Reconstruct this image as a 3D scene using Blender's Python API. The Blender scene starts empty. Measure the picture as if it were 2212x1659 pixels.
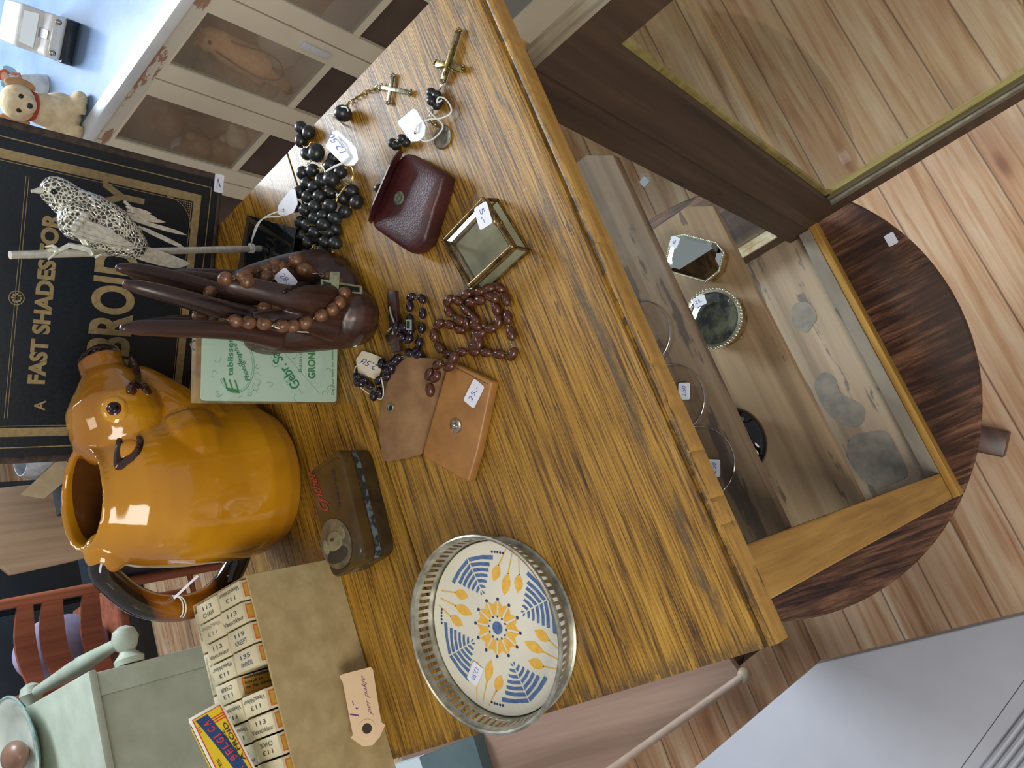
import bpy, bmesh, math, random
import numpy as np
from mathutils import Vector, Matrix
from mathutils.bvhtree import BVHTree

random.seed(7)
PI = math.pi
SC = bpy.context.scene
COL = SC.collection

# ------------------------------------------------------------------ camera
# Working frame: the origin of x/y is under the camera, z = 0 is the cabinet's top board.
T = 1.325                                   # height of the cabinet's top board above the floor
CAMR = np.array([[-0.34008866, -0.71975785, -0.6052176],
                 [-0.89528563, 0.4447433, -0.02582707],
                 [0.2877557, 0.53305912, -0.79564102]])   # rows: image right, image down, forward
FPX, CX, CY = 1704.77, 1106.0, 829.5
CAMP = np.array([0.0, 0.0, 0.5])
cam = bpy.data.cameras.new('camera')
cam.sensor_width = 36.0
cam.lens = FPX / 2212 * 36.0
cam.clip_start = 0.02
camo = bpy.data.objects.new('camera', cam)
COL.objects.link(camo)
mw = Matrix.Identity(4)
for i in range(3):
    mw[i][0] = CAMR[0][i]
    mw[i][1] = -CAMR[1][i]
    mw[i][2] = -CAMR[2][i]
mw[0][3], mw[1][3], mw[2][3] = 0, 0, 0.5 + T
camo.matrix_world = mw
SC.camera = camo

# ------------------------------------------------------------------ light
w = bpy.data.worlds.new('room_light')
SC.world = w
w.use_nodes = True
bg = w.node_tree.nodes['Background']
bg.inputs[0].default_value = (0.90, 0.92, 1.0, 1)
bg.inputs[1].default_value = 0.34


def area(name, loc, target, sx, sy, power, col):
    l = bpy.data.lights.new(name, 'AREA')
    l.shape = 'RECTANGLE'
    l.size, l.size_y = sx, sy
    l.energy = power
    l.color = col
    o = bpy.data.objects.new(name, l)
    COL.objects.link(o)
    o.location = (loc[0], loc[1], loc[2] + T)
    d = Vector(target) - Vector(loc)
    o.rotation_euler = d.to_track_quat('-Z', 'Y').to_euler()
    return o


area('window_daylight', (2.6, 2.6, 1.35), (0.3, 0.5, -0.1), 1.3, 1.3, 150, (0.80, 0.90, 1.0))
area('shop_window_daylight', (-1.6, -0.9, 1.5), (0.3, 0.6, -0.2), 1.4, 1.1, 44, (1.0, 0.95, 0.86))
area('overhead_fill', (0.5, 0.5, 1.9), (0.4, 0.5, 0), 0.5, 0.5, 4, (1.0, 0.86, 0.66))  # warm fill light added from above; no lamp stands for it
SC.view_settings.view_transform = 'Standard'
SC.view_settings.look = 'None'
SC.view_settings.gamma = 1
SC.view_settings.use_curve_mapping = False
SC.view_settings.exposure = 0.18

# ------------------------------------------------------------------ geometry from the camera model


def ray(px, py):
    v = np.array([(px - CX) / FPX, (py - CY) / FPX, 1.0])
    return CAMR.T @ v


def G(px, py, z=0.0):                      # on the level plane z
    r = ray(px, py)
    return Vector(CAMP + (z - CAMP[2]) / r[2] * r)


def H(px, py, y):                          # on the upright plane y
    r = ray(px, py)
    return Vector(CAMP + (y - CAMP[1]) / r[1] * r)


def K(px, py, x):                          # on the upright plane x
    r = ray(px, py)
    return Vector(CAMP + (x - CAMP[0]) / r[0] * r)


def PL(px, py, p0, n):                     # on any plane
    r = Vector(ray(px, py))
    c = Vector(CAMP)
    return c + r * ((Vector(p0) - c).dot(n) / r.dot(n))


# ------------------------------------------------------------------ materials
def lin(h):
    if not isinstance(h, str):
        return (*h[:3], 1)
    h = h.lstrip('#')
    c = [int(h[i:i + 2], 16) / 255 for i in (0, 2, 4)]
    return (*[(x / 12.92 if x <= 0.04045 else ((x + 0.055) / 1.055) ** 2.4) for x in c], 1)


class NT:
    def __init__(s, name):
        s.m = bpy.data.materials.new(name)
        s.m.use_nodes = True
        s.t = s.m.node_tree
        s.n = s.t.nodes
        s.b = s.n['Principled BSDF']
        s.co = s.n.new('ShaderNodeTexCoord').outputs['Object']

    def link(s, a, b):
        s.t.links.new(a, b)

    def map(s, scale, rot=(0, 0, 0), loc=(0, 0, 0), src=None):
        n = s.n.new('ShaderNodeMapping')
        n.inputs['Scale'].default_value = scale
        n.inputs['Rotation'].default_value = rot
        n.inputs['Location'].default_value = loc
        s.link(src or s.co, n.inputs[0])
        return n.outputs[0]

    def noise(s, vec, scale=1, detail=4, rough=0.55, dist=0):
        n = s.n.new('ShaderNodeTexNoise')
        n.inputs['Scale'].default_value = scale
        n.inputs['Detail'].default_value = detail
        n.inputs['Roughness'].default_value = rough
        n.inputs['Distortion'].default_value = dist
        s.link(vec, n.inputs['Vector'])
        return n.outputs['Fac']

    def vor(s, vec, scale=1, feature='F1', rnd=1.0):
        n = s.n.new('ShaderNodeTexVoronoi')
        n.feature = feature
        n.inputs['Scale'].default_value = scale
        n.inputs['Randomness'].default_value = rnd
        s.link(vec, n.inputs['Vector'])
        return n.outputs

    def ramp(s, fac, stops, interp='LINEAR'):
        n = s.n.new('ShaderNodeValToRGB')
        n.color_ramp.interpolation = interp
        e = n.color_ramp.elements
        while len(e) < len(stops):
            e.new(0.5)
        for el, (p, c) in zip(e, stops):
            el.position = p
            el.color = lin(c) if isinstance(c, str) else (c, c, c, 1)
        s.link(fac, n.inputs[0])
        return n.outputs[0]

    def mix(s, fac, a, b, mode='MIX'):
        n = s.n.new('ShaderNodeMix')
        n.data_type = 'RGBA'
        n.blend_type = mode
        for k, v in ((0, fac), (6, a), (7, b)):
            if isinstance(v, str):
                v = lin(v)
            if isinstance(v, bpy.types.NodeSocket):
                s.link(v, n.inputs[k])
            else:
                n.inputs[k].default_value = v
        return n.outputs[2]

    def math(s, op, a, b=0.0):
        n = s.n.new('ShaderNodeMath')
        n.operation = op
        for k, v in ((0, a), (1, b)):
            if isinstance(v, bpy.types.NodeSocket):
                s.link(v, n.inputs[k])
            else:
                n.inputs[k].default_value = v
        return n.outputs[0]

    def bump(s, h, strength=0.2, dist=0.001):
        n = s.n.new('ShaderNodeBump')
        n.inputs['Strength'].default_value = strength
        n.inputs['Distance'].default_value = dist
        s.link(h, n.inputs['Height'])
        s.link(n.outputs[0], s.b.inputs['Normal'])

    def done(s, col, rough=0.5, metal=0, coat=0, spec=0.5):
        if isinstance(col, str):
            s.b.inputs['Base Color'].default_value = lin(col)
        else:
            s.link(col, s.b.inputs['Base Color'])
        s.b.inputs['Roughness'].default_value = rough
        s.b.inputs['Metallic'].default_value = metal
        s.b.inputs['Coat Weight'].default_value = coat
        s.b.inputs['Coat Roughness'].default_value = 0.08
        s.b.inputs['Specular IOR Level'].default_value = spec
        return s.m


def pm(name, c1, c2=None, rough=0.5, metal=0, scale=60, stretch=(1, 1, 1), bump=0.0, coat=0, lo=0.35, hi=0.65, spec=0.5, bd=0.001):
    t = NT(name)
    v = t.map(stretch)
    f = t.noise(v, scale, 5)
    c2 = c2 or c1
    col = t.ramp(f, [(lo, c1), (hi, c2)])
    if bump:
        t.bump(f, bump, bd)
    return t.done(col, rough, metal, coat, spec)


def wood(name, dark, mid, light, axis=0, fine=160, rough=0.45, coat=0.0, marks=None, markc='#33281c', bump=0.15, wear=None):
    t = NT(name)
    s1 = [fine] * 3
    s1[axis] = fine * 0.035
    a = t.noise(t.map(s1), 1, 6, 0.6, 0.25)
    s2 = [fine * 0.12] * 3
    s2[axis] = fine * 0.012
    b = t.noise(t.map(s2), 1, 4, 0.5, 1.2)
    m = t.math('ADD', t.math('MULTIPLY', a, 0.6), t.math('MULTIPLY', b, 0.4))
    col = t.ramp(m, [(0.36, dark), (0.5, mid), (0.64, light)])
    if wear:
        wv = t.noise(t.map((7, 7, 7)), 1, 5)
        col = t.mix(t.ramp(wv, [(0.5, 0.0), (0.72, 0.75)]), col, wear)
    if marks:
        s3 = [55] * 3
        s3[axis] = 9
        k = t.noise(t.map(s3, loc=(3.1, 1.7, 0.4)), 1, 3, 0.6)
        k2 = t.noise(t.map((90, 90, 90)), 1, 2)
        k = t.math('ADD', k, t.math('MULTIPLY', k2, 0.12))
        col = t.mix(t.ramp(k, [(marks, 0.0), (marks + 0.05, 0.85)]), col, markc)
    t.bump(a, bump, 0.0008)
    return t.done(col, rough, 0, coat)


def thin_glass(name, tint='#f4f8f6', gloss=0.08, rough=0.0, edge=1.0, base=0.04):
    t = NT(name)
    n = t.n
    n.remove(t.b)
    out = n['Material Output']
    tr = n.new('ShaderNodeBsdfTransparent')
    tr.inputs[0].default_value = lin(tint)
    gl = n.new('ShaderNodeBsdfGlossy')
    gl.inputs['Roughness'].default_value = rough
    lw = n.new('ShaderNodeLayerWeight')
    lw.inputs[0].default_value = gloss * 4
    mx = n.new('ShaderNodeMixShader')
    mm = n.new('ShaderNodeMath')
    mm.operation = 'MULTIPLY_ADD'
    t.link(lw.outputs['Facing'], mm.inputs[0])
    mm.inputs[1].default_value = edge * 0.6
    mm.inputs[2].default_value = base
    t.link(mm.outputs[0], mx.inputs[0])
    t.link(tr.outputs[0], mx.inputs[1])
    t.link(gl.outputs[0], mx.inputs[2])
    t.link(mx.outputs[0], out.inputs[0])
    return t.m


MT = {}
MT['paper'] = pm('white_paper', '#e4e8f2', '#dde0ea', rough=0.6)
MT['ink'] = pm('blue_ink', '#39409a', rough=0.6)
MT['black_ink'] = pm('black_ink', '#22232c', rough=0.6)
MT['string'] = pm('cotton_string', '#e4e8e2', '#cfd2cc', rough=0.8, scale=900)

# top board: golden grained oak paint with dark wear
def top_material():
    t = NT('grained_amber_top')
    a = t.noise(t.map((16, 620, 620)), 1, 8, 0.72, 0.3)
    b = t.noise(t.map((3.2, 105, 105)), 1, 5, 0.6, 1.0)
    c = t.noise(t.map((2.5, 4, 4)), 1, 4)
    m = t.math('ADD', t.math('MULTIPLY', a, 0.72), t.math('MULTIPLY', b, 0.28))
    col = t.ramp(m, [(0.40, '#33200a'), (0.455, '#6b4912'), (0.50, '#90681b'), (0.56, '#a87e28'), (0.66, '#b9944a')])
    col = t.mix(t.ramp(c, [(0.45, 0.0), (0.75, 0.35)]), col, '#8e7446')
    k = t.noise(t.map((16, 85, 85), loc=(2, 5, 0)), 1, 3, 0.7)
    k2 = t.noise(t.map((5, 5, 5), loc=(9, 1, 0)), 1, 2)
    k = t.math('ADD', k, t.math('MULTIPLY', k2, 0.25))
    col = t.mix(t.ramp(k, [(0.815, 0.0), (0.84, 0.75)]), col, '#3c2f22')
    # worn blackened strip along the front, where the moulding starts
    sep = t.n.new('ShaderNodeSeparateXYZ')
    t.link(t.co, sep.inputs[0])
    y = sep.outputs[1]
    wob = t.noise(t.map((28, 28, 28)), 1, 5, 0.7)
    d = t.math('ABSOLUTE', t.math('SUBTRACT', t.math('ADD', y, t.math('MULTIPLY', wob, 0.020)), 0.0400))
    fr = t.noise(t.map((11, 40, 40), loc=(4, 4, 4)), 1, 4, 0.7)
    f = t.math('MULTIPLY', t.ramp(d, [(0.0, 1.0), (0.0065, 0.0)]), t.ramp(fr, [(0.44, 0.0), (0.54, 0.9)]))
    col = t.mix(f, col, '#4b4031')
    # black fleck line on the outermost lip
    d2 = t.math('ABSOLUTE', t.math('SUBTRACT', t.math('ADD', y, t.math('MULTIPLY', wob, 0.007)), 0.0105))
    f2 = t.math('MULTIPLY', t.ramp(d2, [(0.0, 1.0), (0.0012, 0.0)]), t.ramp(t.noise(t.map((40, 40, 40)), 1, 5, 0.75), [(0.47, 0.0), (0.5, 0.95)]))
    col = t.mix(f2, col, '#30281f')
    # dark worn left end
    x = sep.outputs[0]
    f3 = t.math('MULTIPLY', t.ramp(t.math('ADD', x, t.math('MULTIPLY', wob, 0.03)), [(0.016, 1.0), (0.03, 0.0)]),
                t.ramp(t.noise(t.map((45, 90, 45)), 1, 5, 0.75), [(0.42, 0.0), (0.52, 0.8)]))
    col = t.mix(f3, col, '#4a3a26')
    # pale scratches
    sc = t.noise(t.map((160, 14, 20), rot=(0, 0, 0.5)), 1, 3, 0.6)
    f4 = t.math('MULTIPLY', t.ramp(sc, [(0.72, 0.0), (0.735, 0.7)]), t.ramp(t.noise(t.map((9, 9, 9)), 1, 3), [(0.5, 0.0), (0.6, 1.0)]))
    col = t.mix(f4, col, '#cdb58c')
    t.bump(m, 0.35, 0.0012)
    return t.done(col, 0.36, 0, 0.12)


MT['top'] = top_material()
MT['amber'] = wood('grained_amber_paint', '#8a6429', '#a67e3a', '#ba944a', axis=2, fine=120, rough=0.5, marks=0.71, markc='#5a3424', bump=0.4)
MT['amberX'] = wood('grained_amber_rail', '#86601f', '#ad8136', '#c79a4a', axis=0, fine=110, rough=0.5, marks=0.70, markc='#4b382a')
MT['lip'] = wood('amber_lip_varnish', '#8c662c', '#a37a38', '#b58e4c', axis=0, fine=130, rough=0.4, marks=0.72, markc='#2d241b')
MT['dark_wood'] = wood('dark_brown_stain', '#2e2118', '#3f2d20', '#4f3a28', axis=2, fine=70, rough=0.6, marks=0.74, markc='#14110f')
MT['dark_woodY'] = wood('dark_brown_rail_stain', '#33291f', '#433526', '#544430', axis=1, fine=70, rough=0.6)
MT['greywoodY'] = wood('raw_grey_edge', '#574e3f', '#756a56', '#938669', axis=1, fine=160, rough=0.7, bump=0.4)
MT['shelf'] = wood('worn_brown_shelf', '#594635', '#756049', '#8c765c', axis=0, fine=60, rough=0.6, marks=0.62, markc='#4a4038', wear='#8e8478')
MT['shelfb'] = wood('pale_brown_shelf', '#7d654b', '#9a8061', '#ad9475', axis=0, fine=50, rough=0.6, marks=0.72, markc='#5c4c3c')
MT['bottom'] = wood('stained_bottom_board', '#8d7a66', '#a8937b', '#b8a48c', axis=0, fine=40, rough=0.55, marks=0.66, markc='#6a6560')
MT['sill'] = pm('grey_worn_sill', '#7f7567', '#948a7a', rough=0.6, scale=30, stretch=(0.3, 1, 1))
MT['beadw'] = wood('golden_glazing_bead', '#8d7540', '#b39a5c', '#cdb67c', axis=1, fine=120, rough=0.4)


def floor_material():
    t = NT('pine_floorboards')
    sep = t.n.new('ShaderNodeSeparateXYZ')
    t.link(t.co, sep.inputs[0])
    W = 0.094
    v = t.math('DIVIDE', t.math('ADD', sep.outputs[1], 5.02), W)
    idx = t.math('FLOOR', v)
    fr = t.math('FRACT', v)
    cmb = t.n.new('ShaderNodeCombineXYZ')
    t.link(idx, cmb.inputs[0])
    wn = t.n.new('ShaderNodeTexWhiteNoise')
    t.link(cmb.outputs[0], wn.inputs[0])
    off = t.n.new('ShaderNodeVectorMath')
    off.operation = 'MULTIPLY_ADD'
    t.link(wn.outputs['Color'], off.inputs[0])
    off.inputs[1].default_value = (7, 0, 3)
    t.link(t.co, off.inputs[2])
    g1 = t.noise(t.map((2.4, 60, 30), src=off.outputs[0]), 1, 6, 0.6, 0.8)
    g2 = t.noise(t.map((1.2, 11, 8), src=off.outputs[0]), 1, 4, 0.5, 2.2)
    m = t.math('ADD', t.math('MULTIPLY', g1, 0.5), t.math('MULTIPLY', g2, 0.5))
    col = t.ramp(m, [(0.38, '#9c7049'), (0.46, '#bd9570'), (0.54, '#cdae8c'), (0.66, '#dcc6a8')])
    col = t.mix(t.math('MULTIPLY', wn.outputs['Value'], 0.35), col, '#c79b76')
    kn = t.vor(t.map((3.2, 9, 9), src=off.outputs[0]), 1)['Distance']
    col = t.mix(t.ramp(kn, [(0.05, 0.8), (0.13, 0.0)]), col, '#6a4f43')
    col = t.mix(t.ramp(kn, [(0.12, 0.35), (0.3, 0.0)]), col, '#a86f4c')
    st = t.noise(t.map((2.5, 2.5, 2.5)), 1, 4)
    col = t.mix(t.ramp(st, [(0.55, 0.0), (0.75, 0.4)]), col, '#8d7762')
    e = t.math('MINIMUM', fr, t.math('SUBTRACT', 1.0, fr))
    col = t.mix(t.ramp(e, [(0.006, 0.75), (0.028, 0.0)]), col, '#5c4232')
    t.bump(t.ramp(e, [(0.0, 0.0), (0.03, 1.0)]), 0.4, 0.002)
    return t.done(col, 0.42, 0, 0.0)


MT['floor'] = floor_material()

# ------------------------------------------------------------------ mesh builder
TXT = {}


def text_data(s, bold=0.0):
    key = (s, bold)
    if key in TXT:
        return TXT[key]
    c = bpy.data.curves.new('lettering', 'FONT')
    c.body = s
    c.size = 1
    c.resolution_u = 5
    c.offset = bold
    o = bpy.data.objects.new('lettering', c)
    COL.objects.link(o)
    dg = bpy.context.evaluated_depsgraph_get()
    me = o.evaluated_get(dg).to_mesh()
    V = [(v.co.x, v.co.y) for v in me.vertices]
    Fc = [tuple(p.vertices) for p in me.polygons]
    bpy.data.objects.remove(o)
    bpy.data.curves.remove(c)
    xs = [v[0] for v in V]
    ys = [v[1] for v in V]
    x0, x1, y0, y1 = min(xs), max(xs), min(ys), max(ys)
    V = [((x - x0) / max(x1 - x0, 1e-6), (y - y0) / max(y1 - y0, 1e-6)) for x, y in V]
    TXT[key] = (V, Fc)
    return TXT[key]


class MB:
    def __init__(s):
        s.v, s.f, s.m, s.i = [], [], [], 0

    def mat(s, i):
        s.i = i
        return s

    def add(s, vs, fs):
        n = len(s.v)
        s.v += [Vector(v) for v in vs]
        s.f += [tuple(n + k for k in f) for f in fs]
        s.m += [s.i] * len(fs)
        return s

    def box(s, x0, x1, y0, y1, z0, z1):
        p = [(x, y, z) for z in (z0, z1) for y in (y0, y1) for x in (x0, x1)]
        return s.add(p, [(0, 2, 3, 1), (4, 5, 7, 6), (0, 1, 5, 4), (2, 6, 7, 3), (0, 4, 6, 2), (1, 3, 7, 5)])

    def obox(s, c, ax, ay, az):            # centre + three half vectors
        c, ax, ay, az = map(Vector, (c, ax, ay, az))
        p = [c + ax * i + ay * j + az * k for k in (-1, 1) for j in (-1, 1) for i in (-1, 1)]
        return s.add(p, [(0, 2, 3, 1), (4, 5, 7, 6), (0, 1, 5, 4), (2, 6, 7, 3), (0, 4, 6, 2), (1, 3, 7, 5)])

    def prism(s, pts, off):                # polygon + offset vector
        pts = [Vector(p) for p in pts]
        off = Vector(off)
        n = len(pts)
        q = pts + [p + off for p in pts]
        fs = [tuple(range(n - 1, -1, -1)), tuple(range(n, 2 * n))]
        fs += [(i, (i + 1) % n, n + (i + 1) % n, n + i) for i in range(n)]
        return s.add(q, fs)

    def tube(s, path, r, seg=8, caps=True, closed=False, flat=1.0, up=None):
        path = [Vector(p) for p in path]
        n = len(path)
        rs = r if isinstance(r, (list, tuple)) else [r] * n
        vs, fs = [], []
        prev = None
        for k, p in enumerate(path):
            if closed:
                t = path[(k + 1) % n] - path[k - 1]
            else:
                t = path[min(k + 1, n - 1)] - path[max(k - 1, 0)]
            t.normalize()
            if prev is None:
                a = Vector(up) if up else (Vector((0, 0, 1)) if abs(t.z) < 0.9 else Vector((1, 0, 0)))
            else:
                a = prev
            a = a - t * a.dot(t)
            if a.length < 1e-6:
                a = t.orthogonal()
            a.normalize()
            prev = a
            b = t.cross(a)
            for j in range(seg):
                th = 2 * PI * j / seg
                vs.append(p + a * (math.cos(th) * rs[k] * flat) + b * (math.sin(th) * rs[k]))
        m = n if closed else n - 1
        for k in range(m):
            for j in range(seg):
                k2 = (k + 1) % n
                fs.append((k * seg + j, k * seg + (j + 1) % seg, k2 * seg + (j + 1) % seg, k2 * seg + j))
        if caps and not closed:
            fs.append(tuple(range(seg - 1, -1, -1)))
            fs.append(tuple((n - 1) * seg + j for j in range(seg)))
        return s.add(vs, fs)

    def lathe(s, prof, c=(0, 0, 0), seg=32, sx=1, sy=1, axis=None, cap=True):
        c = Vector(c)
        if axis is None:
            X, Y, Z = Vector((1, 0, 0)), Vector((0, 1, 0)), Vector((0, 0, 1))
        else:
            Z = Vector(axis).normalized()
            X = Z.orthogonal().normalized()
            Y = Z.cross(X)
        vs, fs = [], []
        for r, z in prof:
            for j in range(seg):
                th = 2 * PI * j / seg
                vs.append(c + X * (r * sx * math.cos(th)) + Y * (r * sy * math.sin(th)) + Z * z)
        for k in range(len(prof) - 1):
            for j in range(seg):
                fs.append((k * seg + j, k * seg + (j + 1) % seg, (k + 1) * seg + (j + 1) % seg, (k + 1) * seg + j))
        if cap:
            fs.append(tuple(range(seg - 1, -1, -1)))
            fs.append(tuple((len(prof) - 1) * seg + j for j in range(seg)))
        return s.add(vs, fs)

    def ell(s, c, r, rot=None, seg=14, rings=9):
        c = Vector(c)
        r = (r, r, r) if not isinstance(r, (tuple, list)) else r
        Rm = rot.to_matrix() if rot is not None and hasattr(rot, 'to_matrix') else (rot or Matrix.Identity(3))
        vs = [c + Rm @ Vector((0, 0, -r[2]))]
        for k in range(1, rings):
            ph = -PI / 2 + PI * k / rings
            for j in range(seg):
                th = 2 * PI * j / seg
                vs.append(c + Rm @ Vector((r[0] * math.cos(ph) * math.cos(th), r[1] * math.cos(ph) * math.sin(th), r[2] * math.sin(ph))))
        vs.append(c + Rm @ Vector((0, 0, r[2])))
        fs = [(0, 1 + (j + 1) % seg, 1 + j) for j in range(seg)]
        for k in range(rings - 2):
            for j in range(seg):
                a = 1 + k * seg
                fs.append((a + j, a + (j + 1) % seg, a + seg + (j + 1) % seg, a + seg + j))
        a = 1 + (rings - 2) * seg
        fs += [(a + j, a + (j + 1) % seg, len(vs) - 1) for j in range(seg)]
        return s.add(vs, fs)

    def text(s, st, o, xd, yd, bold=0.0, lift=None, shear=0.0):   # xd, yd: full width and height vectors
        V, Fc = text_data(st, bold)
        o, xd, yd = Vector(o), Vector(xd), Vector(yd)
        if xd.cross(yd).dot(Vector(CAMP) - o) < 0:
            o, yd = o + yd, -yd
        n = xd.cross(yd).normalized()
        lift = 0.0003 if lift is None else lift
        return s.add([o + xd * (x + shear * y) + yd * y + n * lift for x, y in V], Fc)

    def flat(s, pts, n, lift=0.0002):
        n = Vector(n)
        return s.add([Vector(p) + n * lift for p in pts], [tuple(range(len(pts)))])

    def mesh(s, name, mats, org, bevel=0, smooth=40, fuse=None, relax=0, bseg=2, clamp=None):
        me = bpy.data.meshes.new(name)
        me.from_pydata([v - org for v in s.v], [], s.f)
        for m in mats:
            me.materials.append(m)
        for p, i in zip(me.polygons, s.m):
            p.material_index = i
        if fuse:
            o = bpy.data.objects.new('fusing', me)
            COL.objects.link(o)
            md = o.modifiers.new('r', 'REMESH')
            md.mode = 'VOXEL'
            md.voxel_size = fuse
            if relax:
                m2 = o.modifiers.new('s', 'SMOOTH')
                m2.factor = 0.5
                m2.iterations = relax
            dg = bpy.context.evaluated_depsgraph_get()
            me2 = bpy.data.meshes.new_from_object(o.evaluated_get(dg))
            bpy.data.objects.remove(o)
            bpy.data.meshes.remove(me)
            me = me2
            me.name = name
            if not me.materials:
                for m in mats:
                    me.materials.append(m)
        else:
            bm = bmesh.new()
            bm.from_mesh(me)
            bmesh.ops.recalc_face_normals(bm, faces=bm.faces)
            if bevel:
                es = [e for e in bm.edges if len(e.link_faces) == 2 and e.calc_face_angle(0) > 0.6]
                bmesh.ops.bevel(bm, geom=es, offset=bevel, segments=bseg, profile=0.5, affect='EDGES', clamp_overlap=True)
            bm.to_mesh(me)
            bm.free()
        if clamp is not None:
            for v in me.vertices:
                if v.co.z + org.z < clamp:
                    v.co.z = clamp - org.z
        me.update()
        if smooth:
            me.shade_smooth()
            me.set_sharp_from_angle(angle=math.radians(smooth))
        return me


def props(o, label, cat, group=None, kind=None):
    if label:
        o['label'] = label
    if cat:
        o['category'] = cat
    if group:
        o['group'] = group
    if kind:
        o['kind'] = kind


class Thing:
    """An Empty at the thing's base that parents its parts; geometry is given in the working frame."""
    def __init__(s, name, label, cat, org, group=None, kind=None):
        s.org = Vector(org)
        s.o = bpy.data.objects.new(name, None)
        s.o.empty_display_size = 0.02
        COL.objects.link(s.o)
        s.o.location = s.org + Vector((0, 0, T))
        props(s.o, label, cat, group, kind)

    def part(s, name, mb, mats, parent=None, label=None, **kw):
        if not isinstance(mats, (list, tuple)):
            mats = [mats]
        o = bpy.data.objects.new(name, mb.mesh(name, mats, s.org, **kw))
        COL.objects.link(o)
        o.parent = parent or s.o
        if label:
            o['label'] = label
        return o


def single(name, label, cat, org, mb, mats, group=None, kind=None, **kw):
    org = Vector(org)
    if not isinstance(mats, (list, tuple)):
        mats = [mats]
    o = bpy.data.objects.new(name, mb.mesh(name, mats, org, **kw))
    COL.objects.link(o)
    o.location = org + Vector((0, 0, T))
    props(o, label, cat, group, kind)
    return o


def copy_thing(src, loc, label, rotz=0.0, group=None):
    r = src.copy()
    COL.objects.link(r)
    r.location = Vector(loc) + Vector((0, 0, T))
    r.rotation_euler = (0, 0, rotz)
    r['label'] = label
    if group:
        r['group'] = group
    for ch in list(src.children):
        c = ch.copy()
        COL.objects.link(c)
        c.parent = r
        for g in ch.children:
            d = g.copy()
            COL.objects.link(d)
            d.parent = c
    return r


def spline(pts, n=6, closed=False):
    pts = [Vector(p) for p in pts]
    out = []
    m = len(pts)
    rng = range(m) if closed else range(m - 1)
    for k in rng:
        if closed:
            a, b, c, d = pts[k - 1], pts[k], pts[(k + 1) % m], pts[(k + 2) % m]
        else:
            a, b, c, d = pts[max(k - 1, 0)], pts[k], pts[k + 1], pts[min(k + 2, m - 1)]
        for i in range(n):
            t = i / n
            out.append(0.5 * ((2 * b) + (c - a) * t + (2 * a - 5 * b + 4 * c - d) * t * t + (3 * b - a - 3 * c + d) * t ** 3))
    if not closed:
        out.append(pts[-1])
    return out


def sticker(mb, c, xd, yd, st, round_=0.18, paper=0, ink=1, th=0.0004, fill=0.62, shear=0.25):
    """White price sticker: rounded rectangle (half vectors xd, yd round c) with handwriting."""
    c, xd, yd = Vector(c), Vector(xd), Vector(yd)
    if xd.cross(yd).dot(Vector(CAMP) - c) < 0:
        yd = -yd
    n = xd.cross(yd).normalized()
    pts = []
    for (sx, sy, a0) in ((1, 1, 0), (-1, 1, 90), (-1, -1, 180), (1, -1, 270)):
        rr = round_ * 1.6
        ra, rb = rr * yd.length / xd.length, rr
        for k in range(4):
            a = math.radians(a0 + 30 * k)
            pts.append(c + xd * (sx * (1 - ra) + ra * math.cos(a)) + yd * (sy * (1 - rb) + rb * math.sin(a)))
    mb.mat(paper).prism(pts, n * th)
    if st:
        mb.mat(ink).text(st, c - xd * fill - yd * fill * 0.62 + n * th, xd * 2 * fill, yd * 2 * fill * 0.62, shear=0.0, bold=-0.012, lift=0.00015)
    return mb


def smooth_outline(pts, n=5, r=0.12):
    """round the corners of a polygon a little"""
    out = []
    k = len(pts)
    for i in range(k):
        a, b, c = pts[i - 1], pts[i], pts[(i + 1) % k]
        p, q = b + (a - b) * r, b + (c - b) * r
        for j in range(n + 1):
            t = j / n
            out.append(p * (1 - t) ** 2 + b * 2 * t * (1 - t) + q * t * t)
    return out



STK = [MT['paper'], MT['ink']]
# ------------------------------------------------------------------ the room
single('floor', None, None, (0, 0, -T), MB().box(-2.2, 3.0, -1.6, 5.2, -T - 0.03, -T), MT['floor'], kind='structure', smooth=0)
MT['wall'] = pm('grey_white_plaster', '#a9abb0', '#b7b8ba', rough=0.9, scale=5)
MT['wainscot'] = pm('dark_teal_wall_paint', '#26313a', '#2f3a42', rough=0.7, scale=6)
wb = MB()
wb.mat(0).box(-2.2, 3.0, 5.2, 5.3, 0.0, 1.6)
wb.mat(1).box(-2.2, 3.0, 5.19, 5.3, -T, 0.0)
single('wall_back', None, None, (0, 5.2, -T), wb, [MT['wall'], MT['wainscot']], kind='structure', smooth=0)
wr = MB()
wr.box(2.9, 3.0, -1.6, 1.4, -T, 1.6).box(2.9, 3.0, 3.8, 5.2, -T, 1.6).box(2.9, 3.0, 1.4, 3.8, -T, 0.4).box(2.9, 3.0, 1.4, 3.8, 2.2, 2.3)
single('wall_right', None, None, (2.9, 0, -T), wr, MT['wall'], kind='structure', smooth=0)
MT['whitepaint'] = pm('white_gloss_paint', '#c9cbc6', '#d6d7d2', rough=0.4, scale=8)
wf = MB()
for a in (1.4, 2.17, 2.98, 3.74):
    wf.box(2.88, 2.94, a, a + 0.06, 0.4, 2.2)
wf.box(2.88, 2.94, 1.4, 3.8, 0.4, 0.46).box(2.88, 2.94, 1.4, 3.8, 2.14, 2.2)
single('window_1', None, None, (2.9, 2.6, 0.4), wf, MT['whitepaint'], kind='structure', smooth=0)

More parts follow.
